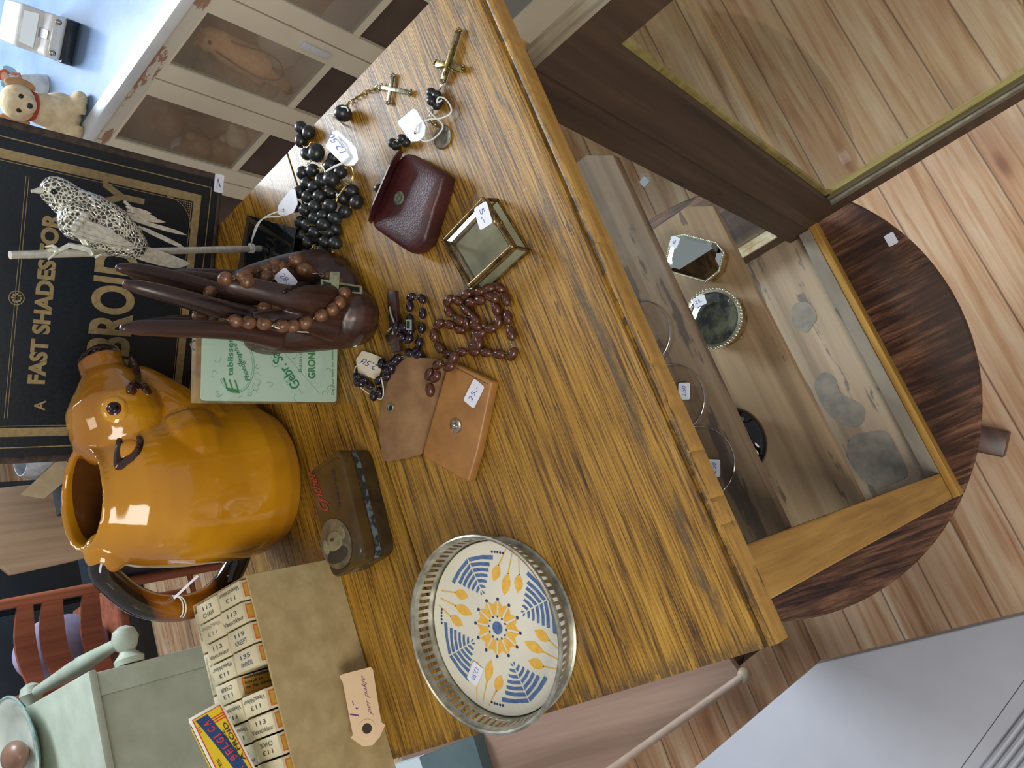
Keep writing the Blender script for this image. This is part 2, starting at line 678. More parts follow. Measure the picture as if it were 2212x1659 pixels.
# ------------------------------------------------------------------ round table under the cabinet
def hide_material():
    t = NT('dark_brindled_table_top')
    a = t.noise(t.map((120, 9, 40), rot=(0, 0, 0.12)), 1, 6, 0.65, 0.6)
    b = t.noise(t.map((5, 5, 5)), 1, 4)
    col = t.ramp(a, [(0.40, '#2c1b15'), (0.52, '#583826'), (0.68, '#8a6148')])
    col = t.mix(t.ramp(b, [(0.40, 0.85), (0.52, 0.0)]), col, '#33211a')
    t.bump(a, 0.15, 0.001)
    return t.done(col, 0.38)


MT['hide'] = hide_material()
MT['mahog'] = wood('dark_mahogany', '#3a2118', '#54321f', '#6c4430', axis=0, fine=60, rough=0.35)
TC = Vector((0.245, 0.484, -0.862))
rt = Thing('round_table', 'round dark brown table with a streaky worn top, under the glazed cabinet', 'table', (TC.x, TC.y, -T))
m = MB().lathe([(0.30, -0.022), (0.372, -0.020), (0.386, -0.014), (0.388, -0.006), (0.384, 0)], TC, seg=96)
rt.part('tabletop', m, MT['hide'], smooth=30)
m = MB().lathe([(0.11, -0.0225), (0.055, -0.05), (0.03, -0.09), (0.045, -0.14), (0.055, -0.19), (0.035, -0.25), (0.05, -0.29), (0.07, -0.33), (0.07, -0.38), (0.04, -0.40)], TC, seg=32)
rt.part('pedestal', m, MT['mahog'])
for a in (-120, 0, 120):
    aa = math.radians(a)
    if a == -120:
        tip = G(2150, 955, -T + 0.03)
        d = Vector((tip.x - TC.x, tip.y - TC.y, 0)).normalized()
        L = Vector((tip.x - TC.x, tip.y - TC.y, 0)).length + 0.02
        base = math.atan2(d.y, d.x)
    d = Vector((math.cos(base + math.radians(a + 120)), math.sin(base + math.radians(a + 120)), 0))
    s = Vector((-d.y, d.x, 0))
    m = MB()
    for sgn in (-1, 1):
        pts = [TC + d * q + Vector((0, 0, zz)) for q, zz in ((0.04, -0.34), (0.16, -0.375), (0.26, -0.415), (L - 0.05, -0.430), (L, -0.430))]
    lo = [(0.04, -0.40), (0.18, -0.43), (L - 0.06, -0.4625), (L, -0.4625)]
    hi = [(L, -0.425), (L - 0.05, -0.42), (0.22, -0.385), (0.04, -0.33)]
    prof = [TC + d * q + Vector((0, 0, zz)) for q, zz in lo + hi]
    m.prism([p - s * 0.026 for p in prof], s * 0.052)
    rt.part('leg', m, MT['mahog'], bevel=0.004)
stk = MB()
c = G(1925, 517, -0.8615)
sticker(stk, c, (0.010, 0, 0), (0, 0.0075, 0), None)
rt.part('price_sticker', stk, STK, label='small pale square sticker near the table rim')

# ------------------------------------------------------------------ the glazed cabinet
XL, XR, YF, YB, ZB = -0.037, 0.465, 0.227, 0.70, -0.861
cb = Thing('display_cabinet', 'golden grained wooden cabinet with glass door open, goods on its worn top', 'cabinet', (0.214, 0.46, ZB))
# top board in two planks with a moulded front lip
org_top = Vector((-0.0605, 0.217, 0))
tb = MB()
tb.box(-0.0605, 0.525, 0.237, 0.4925, -0.020, 0)
tb.box(-0.0605, 0.525, 0.4950, 0.775, -0.020, 0)
front = [(0.217, -0.020), (0.217, -0.004), (0.2185, -0.0015), (0.2215, -0.0008), (0.2235, -0.0012), (0.2245, -0.0028), (0.2262, -0.003), (0.2268, -0.0008), (0.230, 0.0), (0.237, 0.0), (0.237, -0.020)]
rnd = random.Random(3)
N = 190
prev = None
vs, fs = [], []
for k in range(N + 1):
    x = -0.0605 + 0.5855 * k / N
    chip = (0.0004 * rnd.random() + (0.0020 * rnd.random() if rnd.random() < 0.18 else 0)) * (1 if x < 0.25 else 0.4)
    for j, (y, z) in enumerate(front):
        dy = chip if j in (1, 2) else 0
        vs.append((x, y + dy, z - (chip * 0.5 if j in (1, 2, 3) else 0)))
n = len(front)
for k in range(N):
    for j in range(n):
        fs.append((k * n + j, k * n + (j + 1) % n, (k + 1) * n + (j + 1) % n, (k + 1) * n + j))
fs.append(tuple(range(n)))
fs.append(tuple(N * n + j for j in reversed(range(n))))
tb.add(vs, fs)
tm = tb.mesh('top_board', [MT['top'], MT['lip']], org_top, smooth=30)
for p in tm.polygons:
    if p.normal.y < -0.5 and p.center.y < 0.004:
        p.material_index = 1
to = bpy.data.objects.new('top_board', tm)
COL.objects.link(to)
to.parent = cb.o
to.location = org_top - cb.org
# splintered paler wood glimpsed in the joint
m = MB().box(-0.0605, 0.525, 0.4924, 0.4951, -0.019, -0.006)
cb.part('joint_filler', m, pm('dusty_joint', '#3d352a', '#6d6552', rough=0.9, scale=80), smooth=0)
zt, zs = -0.020, -0.838
for nm, x0, x1, y0, y1 in (('post', XL, 0.003, YF, 0.262), ('post', 0.436, XR, YF, 0.266), ('post', XL, -0.002, YB - 0.035, YB), ('post', 0.43, XR, YB - 0.035, YB)):
    mat = MT['amber'] if x0 < 0 and y0 == YF else MT['dark_wood']
    m = MB().box(x0, x1, y0, y1, ZB, zt)
    if x0 > 0.4 and y0 == YF:
        o = cb.part(nm, m, [MT['dark_wood'], MT['amber']], smooth=0)
        for p in o.data.polygons:
            if p.normal.y < -0.5:
                p.material_index = 1
    elif mat is MT['amber']:
        o = cb.part(nm, m, [MT['dark_wood'], MT['amber']], bevel=0.0015, smooth=0)
        for p in o.data.polygons:
            if p.normal.y < -0.5 or p.normal.x < -0.5:
                p.material_index = 1
    else:
        cb.part(nm, m, mat, smooth=0)
m = MB().box(0.003, 0.436, 0.232, 0.25, -0.045, zt)
cb.part('top_rail', m, MT['dark_wood'], smooth=0)
m = MB().mat(0).box(XL + 0.0, 0.458, 0.216, 0.2268, ZB, -0.822)
o = cb.part('bottom_rail', m, [MT['amberX']], bevel=0.0015, smooth=0)
m = MB().box(0.0032, 0.4355, 0.2268, 0.246, -0.838, -0.8205)
cb.part('sill', m, MT['sill'], bevel=0.001, smooth=0)
m = MB().box(XL + 0.0002, XR - 0.0202, 0.2462, YB - 0.002, -0.852, zs)
o = cb.part('bottom_board', m, MT['bottom'], smooth=0)


def stain(z, pts, dz=0.0003):
    return smooth_outline([G(x, y, z) + Vector((0, 0, dz)) for x, y in pts], n=3, r=0.42)


st = MB()
st.prism(stain(zs, [(1736, 652), (1750, 655), (1762, 672), (1765, 690), (1758, 700), (1742, 722), (1728, 712), (1716, 705), (1712, 690), (1710, 668), (1718, 655)]), (0, 0, 0.0004))
cb_st = st
st = MB()
st.prism(stain(zs, [(1756, 832), (1778, 800), (1806, 815), (1812, 850), (1842, 862), (1870, 880), (1866, 915), (1840, 925), (1800, 905), (1778, 880)]), (0, 0, 0.0004))
st2 = st
st = MB()
st.prism(stain(zs, [(1842, 940), (1884, 932), (1918, 928), (1948, 990), (1965, 1028), (1940, 1040), (1900, 1056), (1862, 1040), (1836, 1000), (1828, 965)]), (0, 0, 0.0004))
gws = pm('grey_water_stain', '#7d7870', '#948b7e', rough=0.5, scale=60)
for s_ in (cb_st, st2, st):
    cb.part('stain', s_, gws, smooth=0)
# side rails and side panes
for x0, x1, xp in ((0.445, 0.4648, 0.457), (XL, XL + 0.02, XL + 0.008)):
    m = MB().box(x0, x1, 0.2665, YB - 0.0355, -0.862 + 0.001, -0.800)
    cb.part('side_rail', m, MT['dark_woodY'], smooth=0)
    m = MB().box(x0, x1, 0.2665, YB - 0.0355, -0.062, zt)
    cb.part('side_rail', m, MT['dark_woodY'], smooth=0)
    m = MB().box(xp, xp + 0.003, 0.267, YB - 0.036, -0.800, -0.062)
    cb.part('side_pane', m, thin_glass('side_window_glass', base=0.02, gloss=0.05, edge=0.25), smooth=0)
m = MB().box(0.444, 0.4625, 0.272, YB - 0.04, -0.7998, -0.7965).box(0.4435, 0.4505, 0.272, YB - 0.04, -0.7964, -0.7935)
cb.part('glazing_strip', m, pm('cream_strip', '#d9cfb4', '#a98f63', rough=0.4, scale=40), smooth=0)
m = MB().box(0.004, 0.43, YB - 0.013, YB - 0.003, -0.852, zt)
cb.part('back_board', m, MT['shelf'], smooth=0)
for z, mat, zz in ((-0.245, MT['shelf'], 0), (-0.515, MT['shelfb'], 1)):
    yf = 0.266 if z > -0.4 else 0.262
    pts = [(XL + 0.021, 0.285), (0.0045, yf), (0.428, yf), (0.4435, 0.292), (0.4435, YB - 0.06), (XL + 0.021, YB - 0.06)]
    if z > -0.4:
        pts = [(XL + 0.021, 0.285), (0.0045, yf + 0.002), (0.434, yf + 0.002), (0.4545, 0.296), (0.4545, YB - 0.06), (XL + 0.021, YB - 0.06)]
    else:
        pts = [(XL + 0.021, 0.285), (0.0045, yf + 0.003), (0.434, yf + 0.006), (0.4545, 0.30), (0.4545, YB - 0.06), (XL + 0.021, YB - 0.06)]
    m = MB().prism([Vector((x, y, z - 0.015)) for x, y in pts], (0, 0, 0.015))
    cb.part('shelf', m, mat, bevel=0.0012, smooth=0)
# the open door
DX0, DX1, DYH, DYE, DZT, DZB = 0.4305, 0.4530, 0.2262, -0.192, -0.043, -0.800
door = Thing('unused', None, None, cb.org)
bpy.data.objects.remove(door.o)
m = MB()
m.box(DX0, DX1, DYH - 0.056, DYH, DZB, DZT)
m.box(DX0, DX1, DYE, DYE + 0.056, DZB, DZT)
dm = MB()
dm.mat(0).box(DX0, DX1, DYH - 0.054, DYH, DZB, DZT)
dm.mat(0).box(DX0, DX1, DYE, DYE + 0.054, DZB, DZT)
dm.mat(0).box(DX0, DX1, DYE + 0.054, DYH - 0.054, DZB, DZB + 0.036)
dm.mat(0).box(DX0, DX1, DYE + 0.054, DYH - 0.054, DZT - 0.054, DZT)
d_o = cb.part('door', dm, [MT['dark_wood'], MT['amber'], MT['greywoodY']], smooth=0, label='open glazed door standing out in front')
for p in d_o.data.polygons:
    if p.normal.x > 0.5:
        p.material_index = 1
    elif p.normal.z > 0.5:
        p.material_index = 2
gx = DX0 + 0.013
m = MB().box(gx, gx + 0.0025, DYE + 0.05, DYH - 0.052, DZB + 0.034, DZT - 0.052)
cb.part('pane', m, thin_glass('door_glass', tint='#f2f5f0', base=0.03, gloss=0.08, edge=0.4), parent=d_o, smooth=0)
m = MB()
for y0, y1, z0, z1 in ((DYE + 0.054, DYH - 0.054, DZB + 0.036, DZB + 0.044), (DYE + 0.054, DYH - 0.054, DZT - 0.062, DZT - 0.054), (DYH - 0.060, DYH - 0.054, DZB + 0.036, DZT - 0.054), (DYE + 0.054, DYE + 0.060, DZB + 0.036, DZT - 0.054)):
    m.box(gx + 0.0027, gx + 0.012, y0, y1, z0, z1)
cb.part('glazing_bead', m, MT['beadw'], parent=d_o, smooth=0)
m = MB().box(DX0 + 0.003, DX0 + 0.0065, DYE + 0.054, DYH - 0.056, DZB + 0.0362, DZB + 0.041)
cb.part('glazing_putty', m, pm('grey_putty', '#6d6658', '#8d8576', rough=0.8, scale=60), parent=d_o, smooth=0)

# ------------------------------------------------------------------ things inside the cabinet
glassmat = thin_glass('clear_drinking_glass', tint='#ffffff', base=0.02, gloss=0.05, edge=0.45, rough=0.02)
glassrim = thin_glass('bright_glass_rim', tint='#ffffff', base=0.35, gloss=0.2, edge=0.6, rough=0.15)
SA, SB = -0.245, -0.515


def wine_glass(c, label, st, sdir, group='price-stickered wine glasses on the upper shelf'):
    t = Thing('wine_glass', label, 'glass', c, group)
    c = Vector(c)
    fo = t.part('foot', MB().lathe([(0.034, 0.0002), (0.0362, 0.0012), (0.035, 0.0022), (0.02, 0.004), (0.008, 0.007), (0.0045, 0.012)], c, seg=48), glassmat, smooth=60)
    t.part('foot_rim', MB().tube([c + Vector((0.0357 * math.cos(q), 0.0357 * math.sin(q), 0.0014)) for q in [2 * PI * j / 48 for j in range(48)]], 0.0006, 6, closed=True), glassrim, parent=fo, smooth=60)
    t.part('stem', MB().lathe([(0.0045, 0.012), (0.0035, 0.03), (0.0035, 0.055), (0.006, 0.068)], c, seg=16), glassmat, smooth=60)
    b = MB().lathe([(0.006, 0.068), (0.022, 0.078), (0.030, 0.10), (0.029, 0.135), (0.028, 0.135), (0.029, 0.10), (0.021, 0.08), (0.004, 0.071)], c, seg=32)
    t.part('bowl', b, glassmat, smooth=60)
    if st:
        m = MB()
        sc_, xd, yd = sdir
        sticker(m, sc_, xd, yd, st)
        t.part('price_sticker', m, STK, label='white sticker reading 2.50')
    return t


def px_dirs(px, py, z, ax, ay, hw, hh):
    """half vectors of a sticker whose reading direction in the photo is the pixel vector ax and whose up is ay"""
    c = G(px, py, z)
    xd = (G(px + ax[0], py + ax[1], z) - c)
    yd = (G(px + ay[0], py + ay[1], z) - c)
    yd = yd - xd * (yd.dot(xd) / xd.dot(xd))
    return c, xd.normalized() * hw, yd.normalized() * hh


zf = SA + 0.0036
cA, cB, cC = G(1388, 722, SA), G(1452, 862, SA), G(1514, 998, SA)
cA = G(1430 - 48, 722, SA)
wine_glass((cB.x, cB.y, SA), 'clear wine glass with a 2.50 sticker, middle one of three on the upper shelf', '2,50',
           px_dirs(1478, 845, zf, (0, -10), (-10, 0), 0.0085, 0.0062))
wine_glass((cC.x, cC.y, SA), 'clear wine glass with a 2.50 sticker, nearest the amber corner post', '2,50',
           px_dirs(1543, 1011, zf, (0, -10), (-10, 0), 0.0085, 0.0062))
wine_glass((cA.x, cA.y, SA), 'clear wine glass without sticker, half hidden by the cabinet top edge', None, None)

brass = pm('worn_brass', '#8b7442', '#c9b784', rough=0.28, metal=0.9, scale=120)
silver = pm('silvered_brass', '#b9b49a', '#dcd8c2', rough=0.25, metal=0.85, scale=120)
mirror = pm('mirror_glass', '#dfe6df', rough=0.02, metal=1.0)
# octagonal mirror box
H1 = 0.030
top8 = [(1438, 562), (1450, 512), (1476, 506), (1546, 524), (1563, 545), (1553, 585), (1524, 608), (1442, 585)]
P8 = [G(x, y, SB + H1) for x, y in top8]
c8 = sum(P8, Vector()) / 8
t = Thing('mirror_box', 'angular brass trinket box with mirror lid and small sticker on lower shelf', 'box', (c8.x, c8.y, SB))
m = MB().prism([c8 + (p - c8) * 0.93 - Vector((0, 0, H1 - 0.0002)) for p in P8], (0, 0, H1 - 0.004))
t.part('body', m, brass, bevel=0.002)
inn = [c8 + (p - c8) * 0.78 + Vector((0, 0, 0.0005)) for p in P8]
edge = [c8 + (p - c8) * 0.95 - Vector((0, 0, 0.0015)) for p in P8]
m = MB().prism([p - Vector((0, 0, 0.004)) for p in P8], (0, 0, 0.0025))
n_ = len(P8)
for k in range(n_):
    a, b = P8[k] - Vector((0, 0, 0.0018)), P8[(k + 1) % n_] - Vector((0, 0, 0.0018))
    L = (b - a).length
    q = max(2, int(L / 0.0022))
    for j in range(q):
        m.ell(a + (b - a) * (j / q), 0.0011, seg=6, rings=4)
t.part('beaded_rim', m, silver)
m = MB().add([*edge, *inn], [(k, (k + 1) % n_, n_ + (k + 1) % n_, n_ + k) for k in range(n_)] + [tuple(range(n_, 2 * n_))])
t.part('mirror_lid', m, mirror, smooth=0)
m = MB()
c, xd, yd = px_dirs(1457, 523, SB + H1 + 0.0012, (4, -10), (-10, -4), 0.0075, 0.0065)
sticker(m, c, xd, yd, '6', fill=0.4)
t.part('price_sticker', m, STK)
# round trinket box
ct = G(1540, 688, SB + 0.04)
t = Thing('trinket_box', 'round brass trinket box with glass lid, beaded rim and ball feet', 'box', (ct.x, ct.y, SB))
c0 = Vector((ct.x, ct.y, SB))
rr = 0.0395
m = MB().lathe([(rr * 0.86, 0.007), (rr * 0.9, 0.012), (rr * 0.86, 0.02), (rr * 0.93, 0.034), (rr * 0.95, 0.038)], c0, seg=48)
t.part('body', m, brass)
m = MB().lathe([(rr * 0.93, 0.038), (rr, 0.039), (rr, 0.041), (rr * 0.88, 0.0425), (rr * 0.86, 0.0405)], c0, seg=48, cap=False)
for k in range(52):
    a = 2 * PI * k / 52
    m.ell(c0 + Vector((rr * 0.985 * math.cos(a), rr * 0.985 * math.sin(a), 0.041)), 0.0021, seg=7, rings=5)
t.part('beaded_rim', m, silver)
t.part('picture', MB().lathe([(rr * 0.87, 0.0385), (rr * 0.87, 0.0395)], c0, seg=40), pm('faded_floral_print', '#2c3038', '#85806a', rough=0.5, scale=45, lo=0.42, hi=0.6), smooth=0)
t.part('glass_lid', MB().lathe([(rr * 0.87, 0.0405), (rr * 0.7, 0.0445), (rr * 0.4, 0.047), (rr * 0.05, 0.048)], c0, seg=40), thin_glass('lid_glass', base=0.05, gloss=0.12), smooth=60)
for a in (200, 290, 20, 110):
    d = Vector((math.cos(math.radians(a)), math.sin(math.radians(a)), 0))
    t.part('ball_foot', MB().ell(c0 + d * rr * 0.8 + Vector((0, 0, 0.0046)), 0.0045), brass)
m = MB()
c, xd, yd = px_dirs(1511, 651, SB + 0.0462, (9, -4), (-4, -9), 0.009, 0.0065)
sticker(m, c, xd, yd, '25,-')
t.part('price_sticker', m, STK)
# smoky glass dish half hidden by the upper shelf
cs = G(1607, 955, SB)
t = Thing('glass_dish', 'smoky dark glass dish on the lower shelf, partly under the upper shelf', 'dish', (cs.x, cs.y, SB))
c0 = Vector((cs.x, cs.y, SB))
smoky = thin_glass('smoky_glass', tint='#d9cfd4', base=0.06, gloss=0.16)
m = MB().lathe([(0.020, 0.0005), (0.036, 0.004), (0.052, 0.02), (0.057, 0.036), (0.054, 0.037), (0.049, 0.022), (0.034, 0.008), (0.004, 0.006)], c0, seg=56, sx=0.8, sy=0.62)
t.part('bowl', m, smoky, smooth=60)
m = MB()
pts = [c0 + Vector((0.037 * math.cos(math.radians(a)), 0.026 * math.sin(math.radians(a)), 0.026)) for a in range(-170, 40, 10)]
m.tube(pts, [0.004 + 0.010 * math.sin(PI * k / (len(pts) - 1)) for k in range(len(pts))], 10, flat=1.2)
t.part('dark_rim', m, pm('black_glass', '#08080a', rough=0.05), label='black glass swirl along the near side')
# ------------------------------------------------------------------ gallery tray with a stencilled tile
def tray():
    c = Vector((0.0114, 0.4272, 0))
    R0, R1, HH = 0.0688, 0.0738, 0.027
    t = Thing('gallery_tray', 'round pierced silver gallery tray with stencilled yellow and blue pottery base, 12.50 sticker', 'tray', c)
    metal = pm('tarnished_silver', '#8f8d80', '#c6c4b6', rough=0.3, metal=0.85, scale=90)
    m = MB().lathe([(R0 + 0.0018, 0.0003), (R0 + 0.003, 0.0014), (R0 + 0.0018, 0.0028), (R0, 0.003), (R0 - 0.0008, 0.0018), (R0 - 0.0008, 0.0003)], c, seg=96)
    t.part('base_ring', m, metal)
    m = MB()
    n = 76
    def wallr(z):
        return R0 + (R1 - R0) * (z / HH) ** 1.6
    def ring(z0, z1):
        z0, z1 = z0, z1
        m.lathe([(wallr(z0), z0), (wallr(z1), z1), (wallr(z1) - 0.0009, z1), (wallr(z0) - 0.0009, z0), (wallr(z0), z0)], c, seg=96, cap=False)
    ring(0.0028, 0.0105)
    ring(0.0205, 0.0245)
    for k in range(n):
        a0 = 2 * PI * (k - 0.24) / n
        a1 = 2 * PI * (k + 0.24) / n
        P = []
        for z in (0.0104, 0.0155, 0.0206):
            for rr_ in (wallr(z), wallr(z) - 0.0009):
                for a in (a0, a1):
                    P.append(c + Vector((rr_ * math.cos(a), rr_ * math.sin(a), z)))
        for q in (0, 4):
            b = q
            m.add(P[b:b + 8], [(0, 1, 5, 4), (2, 6, 7, 3), (0, 4, 6, 2), (1, 3, 7, 5)])
    t.part('pierced_gallery', m, metal, smooth=50)
    m = MB()
    m.tube([c + Vector((R1 * math.cos(2 * PI * k / 96), R1 * math.sin(2 * PI * k / 96), HH - 0.0018)) for k in range(96)], 0.0019, 8, closed=True)
    t.part('rolled_rim', m, metal)
    # tile with its pattern
    cream = pm('cream_glazed_pottery', '#d3d0bd', '#dddac8', rough=0.25, coat=0.4, scale=14)
    blue = pm('stencil_blue', '#46628f', '#5a76a3', rough=0.3, scale=200)
    yel = pm('stencil_yellow', '#dba63a', '#e6b850', rough=0.3, scale=200)
    dot = pm('stencil_navy', '#2c3b66', rough=0.3)
    m = MB().mat(0).lathe([(R0 - 0.0012, 0.003), (R0 - 0.0012, 0.0052), (R0 - 0.0018, 0.0056)], c, seg=96)
    z = 0.0056
    RT = R0 - 0.0018
    e0 = G(1076, 1357, z) - c
    e0.z = 0
    # image-direction frame on the tile: u = toward photo right, v = toward photo down
    u = (G(1090, 1357, z) - G(1060, 1357, z)).normalized()
    v = Vector((u.y, -u.x, 0)) if (G(1076, 1370, z) - G(1076, 1340, z)).dot(Vector((u.y, -u.x, 0))) > 0 else Vector((-u.y, u.x, 0))
    o = c + e0 * 0.6
    def Q(r, a):               # polar on the tile; a in degrees, 0 = photo up, growing clockwise in the photo
        aa = math.radians(a)
        return o + (u * math.sin(aa) - v * math.cos(aa)) * r + Vector((0, 0, z))
    def shape(i, pts):
        pts = [p for p in pts]
        nn = (pts[1] - pts[0]).cross(pts[2] - pts[1])
        m.mat(i).add([p + Vector((0, 0, 0.0002)) for p in pts], [tuple(range(len(pts)))])
    def dotp(i, p, r):
        shape(i, [p + (u * math.cos(k * PI / 5) + v * math.sin(k * PI / 5)) * r for k in range(10)])
    dotp(1, Q(0, 0), 0.0052)
    for k in range(12):
        a = k * 30 - 5
        shape(2, [Q(0.0095, a - 9), Q(0.0215, a - 13), Q(0.018, a), Q(0.0215, a + 13), Q(0.0095, a + 9)])
        dotp(3, Q(0.0088, a + 15), 0.0009)
        dotp(3, Q(0.0225, a + 15), 0.0014)
    for k in range(4):
        a = k * 90 - 22
        # blue feather fan: stem toward the centre, blades opening to the rim
        def X(r, s, a=a):          # r outward, s sideways
            aa = math.radians(a)
            return o + (u * math.sin(aa) - v * math.cos(aa)) * r + (u * math.cos(aa) + v * math.sin(aa)) * s + Vector((0, 0, z))
        for sg in (-1, 1):
            for q in range(7):
                r0 = 0.029 + q * 0.0046
                wd = 0.0022 + q * 0.0034 if q < 6 else 0.0255
                r1 = r0 - 0.002 - q * 0.0011
                th = 0.0027 + 0.0001 * q
                p = [X(r0, sg * 0.0006), X(r0 + th, sg * 0.0006), X(r0 + th - 0.0008 - q * 0.0006, sg * wd * 0.6), X(r0 + th - 0.002 - q * 0.0012, sg * wd), X(r0 - 0.001 - q * 0.0013, sg * wd * 0.93), X(r0 - 0.0003 - q * 0.0005, sg * wd * 0.5)]
                p = [x_ if (x_ - c - Vector((0, 0, z))).length < RT * 0.975 else c + Vector((0, 0, z)) + (x_ - c - Vector((0, 0, z))).normalized() * RT * 0.975 for x_ in p]
                shape(1, p)
        a = k * 90 + 23
        def X2(r, s, a=a):
            aa = math.radians(a)
            return o + (u * math.sin(aa) - v * math.cos(aa)) * r + (u * math.cos(aa) + v * math.sin(aa)) * s + Vector((0, 0, z))
        for s0, r0, rr_ in ((0, 0.027, 0.019), (-0.0105, 0.034, 0.015), (0.0105, 0.034, 0.015)):
            bl = [X2(r0 + rr_ * tt, s0 + (0.0042 * math.sin(PI * tt) + 0.0018 * (1 if s0 > 0 else -1 if s0 < 0 else 0) * (1 - tt))) for tt in (0, .15, .3, .5, .7, .85, 1)]
            bl += [X2(r0 + rr_ * tt, s0 - (0.0042 * math.sin(PI * tt) - 0.0018 * (1 if s0 > 0 else -1 if s0 < 0 else 0) * (1 - tt))) for tt in (.85, .7, .5, .3, .15)]
            shape(2, bl)
            shape(2, [X2(r0 + rr_ - 0.001, s0 - 0.0006), X2(r0 + rr_ - 0.001, s0 + 0.0006), X2(0.063, s0 * 0.6 + 0.0004), X2(0.063, s0 * 0.6 - 0.0004)])
        for q in range(5):
            dotp(3, Q(0.0595, k * 90 + 7 - 3 + q * 2.7), 0.0011)
    t.part('pottery_base', m, [cream, blue, yel, dot], smooth=30)
    m = MB()
    cc, xd, yd = px_dirs(1027, 1455, z + 0.0004, (4, -10), (-10, -4), 0.0085, 0.0058)
    sticker(m, cc + Vector((0, 0, 0.0003)), -xd, -yd, '12,50')
    t.part('price_sticker', m, STK, label='sticker reading 12,50')


tray()

# ------------------------------------------------------------------ leather pouches
MT['tan'] = pm('tan_smooth_leather', '#8d6234', '#a3733c', rough=0.42, scale=45, bump=0.15)
MT['suede'] = pm('tan_suede_inside', '#765738', '#8f6d49', rough=0.85, scale=40, bump=0.1)
MT['steel'] = pm('press_stud_steel', '#8c887c', '#c0bcae', rough=0.25, metal=0.9, scale=300)


t = Thing('rosary_pouch', 'tan leather rosary pouch lying open, with press stud and 25 sticker', 'pouch', G(950, 900, 0))
zb = 0.011
body = smooth_outline([G(968, 778, zb), G(1062, 823, zb), G(1050, 880, zb), G(1030, 975, zb), G(1010, 1043, zb), G(909, 984, zb)], r=0.09)
m = MB().prism([p - Vector((0, 0, zb - 0.0005)) for p in body], (0, 0, zb - 0.0008))
cen = sum(body, Vector()) / len(body)
bod = t.part('body', m, MT['tan'], bevel=0.0022, bseg=3)
flap = smooth_outline([G(880, 771, 0.006), G(972, 776, 0.008), G(940, 880, 0.0105), G(909, 982, 0.009), G(845, 997, 0.005), G(831, 995, 0.005), G(819, 935, 0.006), G(826, 862, 0.007), G(848, 800, 0.006)], r=0.15)
m = MB().prism([Vector((p.x, p.y, 0.0055)) for p in flap], (0, 0, 0.002))
t.part('flap', m, MT['suede'], bevel=0.0006, label='turned-back flap showing its suede inside')
c = G(984, 920, zb + 0.001)
t.part('press_stud', MB().lathe([(0.0058, -0.001), (0.0058, 0.0004), (0.004, 0.001), (0.0025, 0.001), (0.0022, 0.0028), (0.001, 0.0034)], c, seg=24), MT['steel'])
c = G(844, 881, 0.008)
m = MB().lathe([(0.0042, -0.0004), (0.0042, 0.0005), (0.0030, 0.0008), (0.0022, 0.0002)], c, seg=24, cap=False)
t.part('eyelet', m, MT['steel'])
m = MB().lathe([(0.0023, -0.0001), (0.0023, 0.0002)], c - Vector((0, 0, 0.0002)), seg=20)
t.part('eyelet_hole', m, pm('dark_hole', '#1c1512', rough=0.9), smooth=0)
m = MB()
q0, q1 = G(972, 779, 0.0111), G(1060, 823, 0.0111)
d = (q1 - q0)
side = Vector((0, 0, 1)).cross(d).normalized() * -1
inward = (cen - (q0 + q1) / 2); inward.z = 0; inward.normalize()
for k in range(26):
    a = q0 + d * (0.05 + 0.9 * k / 26) + inward * 0.0035
    m.tube([a, a + d * 0.02 + Vector((0, 0, 0.0004)), a + d * 0.024], 0.00025, 4)
t.part('stitching', m, pm('brown_thread', '#6a4526', rough=0.8), label='row of brown stitches')
m = MB()
cc, xd, yd = px_dirs(1024, 850, zb + 0.0004, (9, -18), (-18, -9), 0.0105, 0.0066)
sticker(m, cc, xd, yd, '25,-')
t.part('price_sticker', m, STK, label='sticker reading 25')

# burgundy purse
t = Thing('coin_purse', 'small burgundy grained leather purse with flap standing half open', 'purse', G(880, 440, 0))
burg = NT('burgundy_grained_leather')
vv = burg.vor(burg.map((620, 620, 620)), 1)['Distance']
burg.bump(vv, 0.3, 0.0005)
nz = burg.noise(burg.map((25, 25, 25)), 1, 3)
burg = burg.done(burg.ramp(nz, [(0.35, '#351415'), (0.65, '#4b201f')]), 0.42)
zb = 0.016
base = smooth_outline([G(868, 322, zb), G(948, 366, zb), G(959, 376, zb), G(952, 410, zb), G(938, 450, zb), G(918, 522, zb), G(896, 542, zb), G(880, 546, zb), G(792, 484, zb)], r=0.22)
m = MB()
cen = sum(base, Vector()) / len(base)
N_ = len(base)
lay = []
for zz, k in ((0.0006, 0.965), (0.004, 0.995), (0.009, 1.0), (0.0135, 0.985), (0.0158, 0.95), (0.017, 0.87), (0.0178, 0.7), (0.0180, 0.4)):
    lay.append([Vector((cen.x + (p.x - cen.x) * k, cen.y + (p.y - cen.y) * k, zz)) for p in base])
vs = [p for l in lay for p in l]
fs = [(a * N_ + j, a * N_ + (j + 1) % N_, (a + 1) * N_ + (j + 1) % N_, (a + 1) * N_ + j) for a in range(len(lay) - 1) for j in range(N_)]
fs += [tuple(reversed(range(N_))), tuple((len(lay) - 1) * N_ + j for j in range(N_))]
m.add(vs, fs)
t.part('body', m, burg, smooth=60)
a0, a1 = G(868, 326, 0.014), G(800, 482, 0.014)
e = (a1 - a0)
out = Vector((-e.y, e.x, 0)).normalized()
if out.dot(a0 - cen) < 0:
    out = -out
m = MB()
segs = 16
vs = []
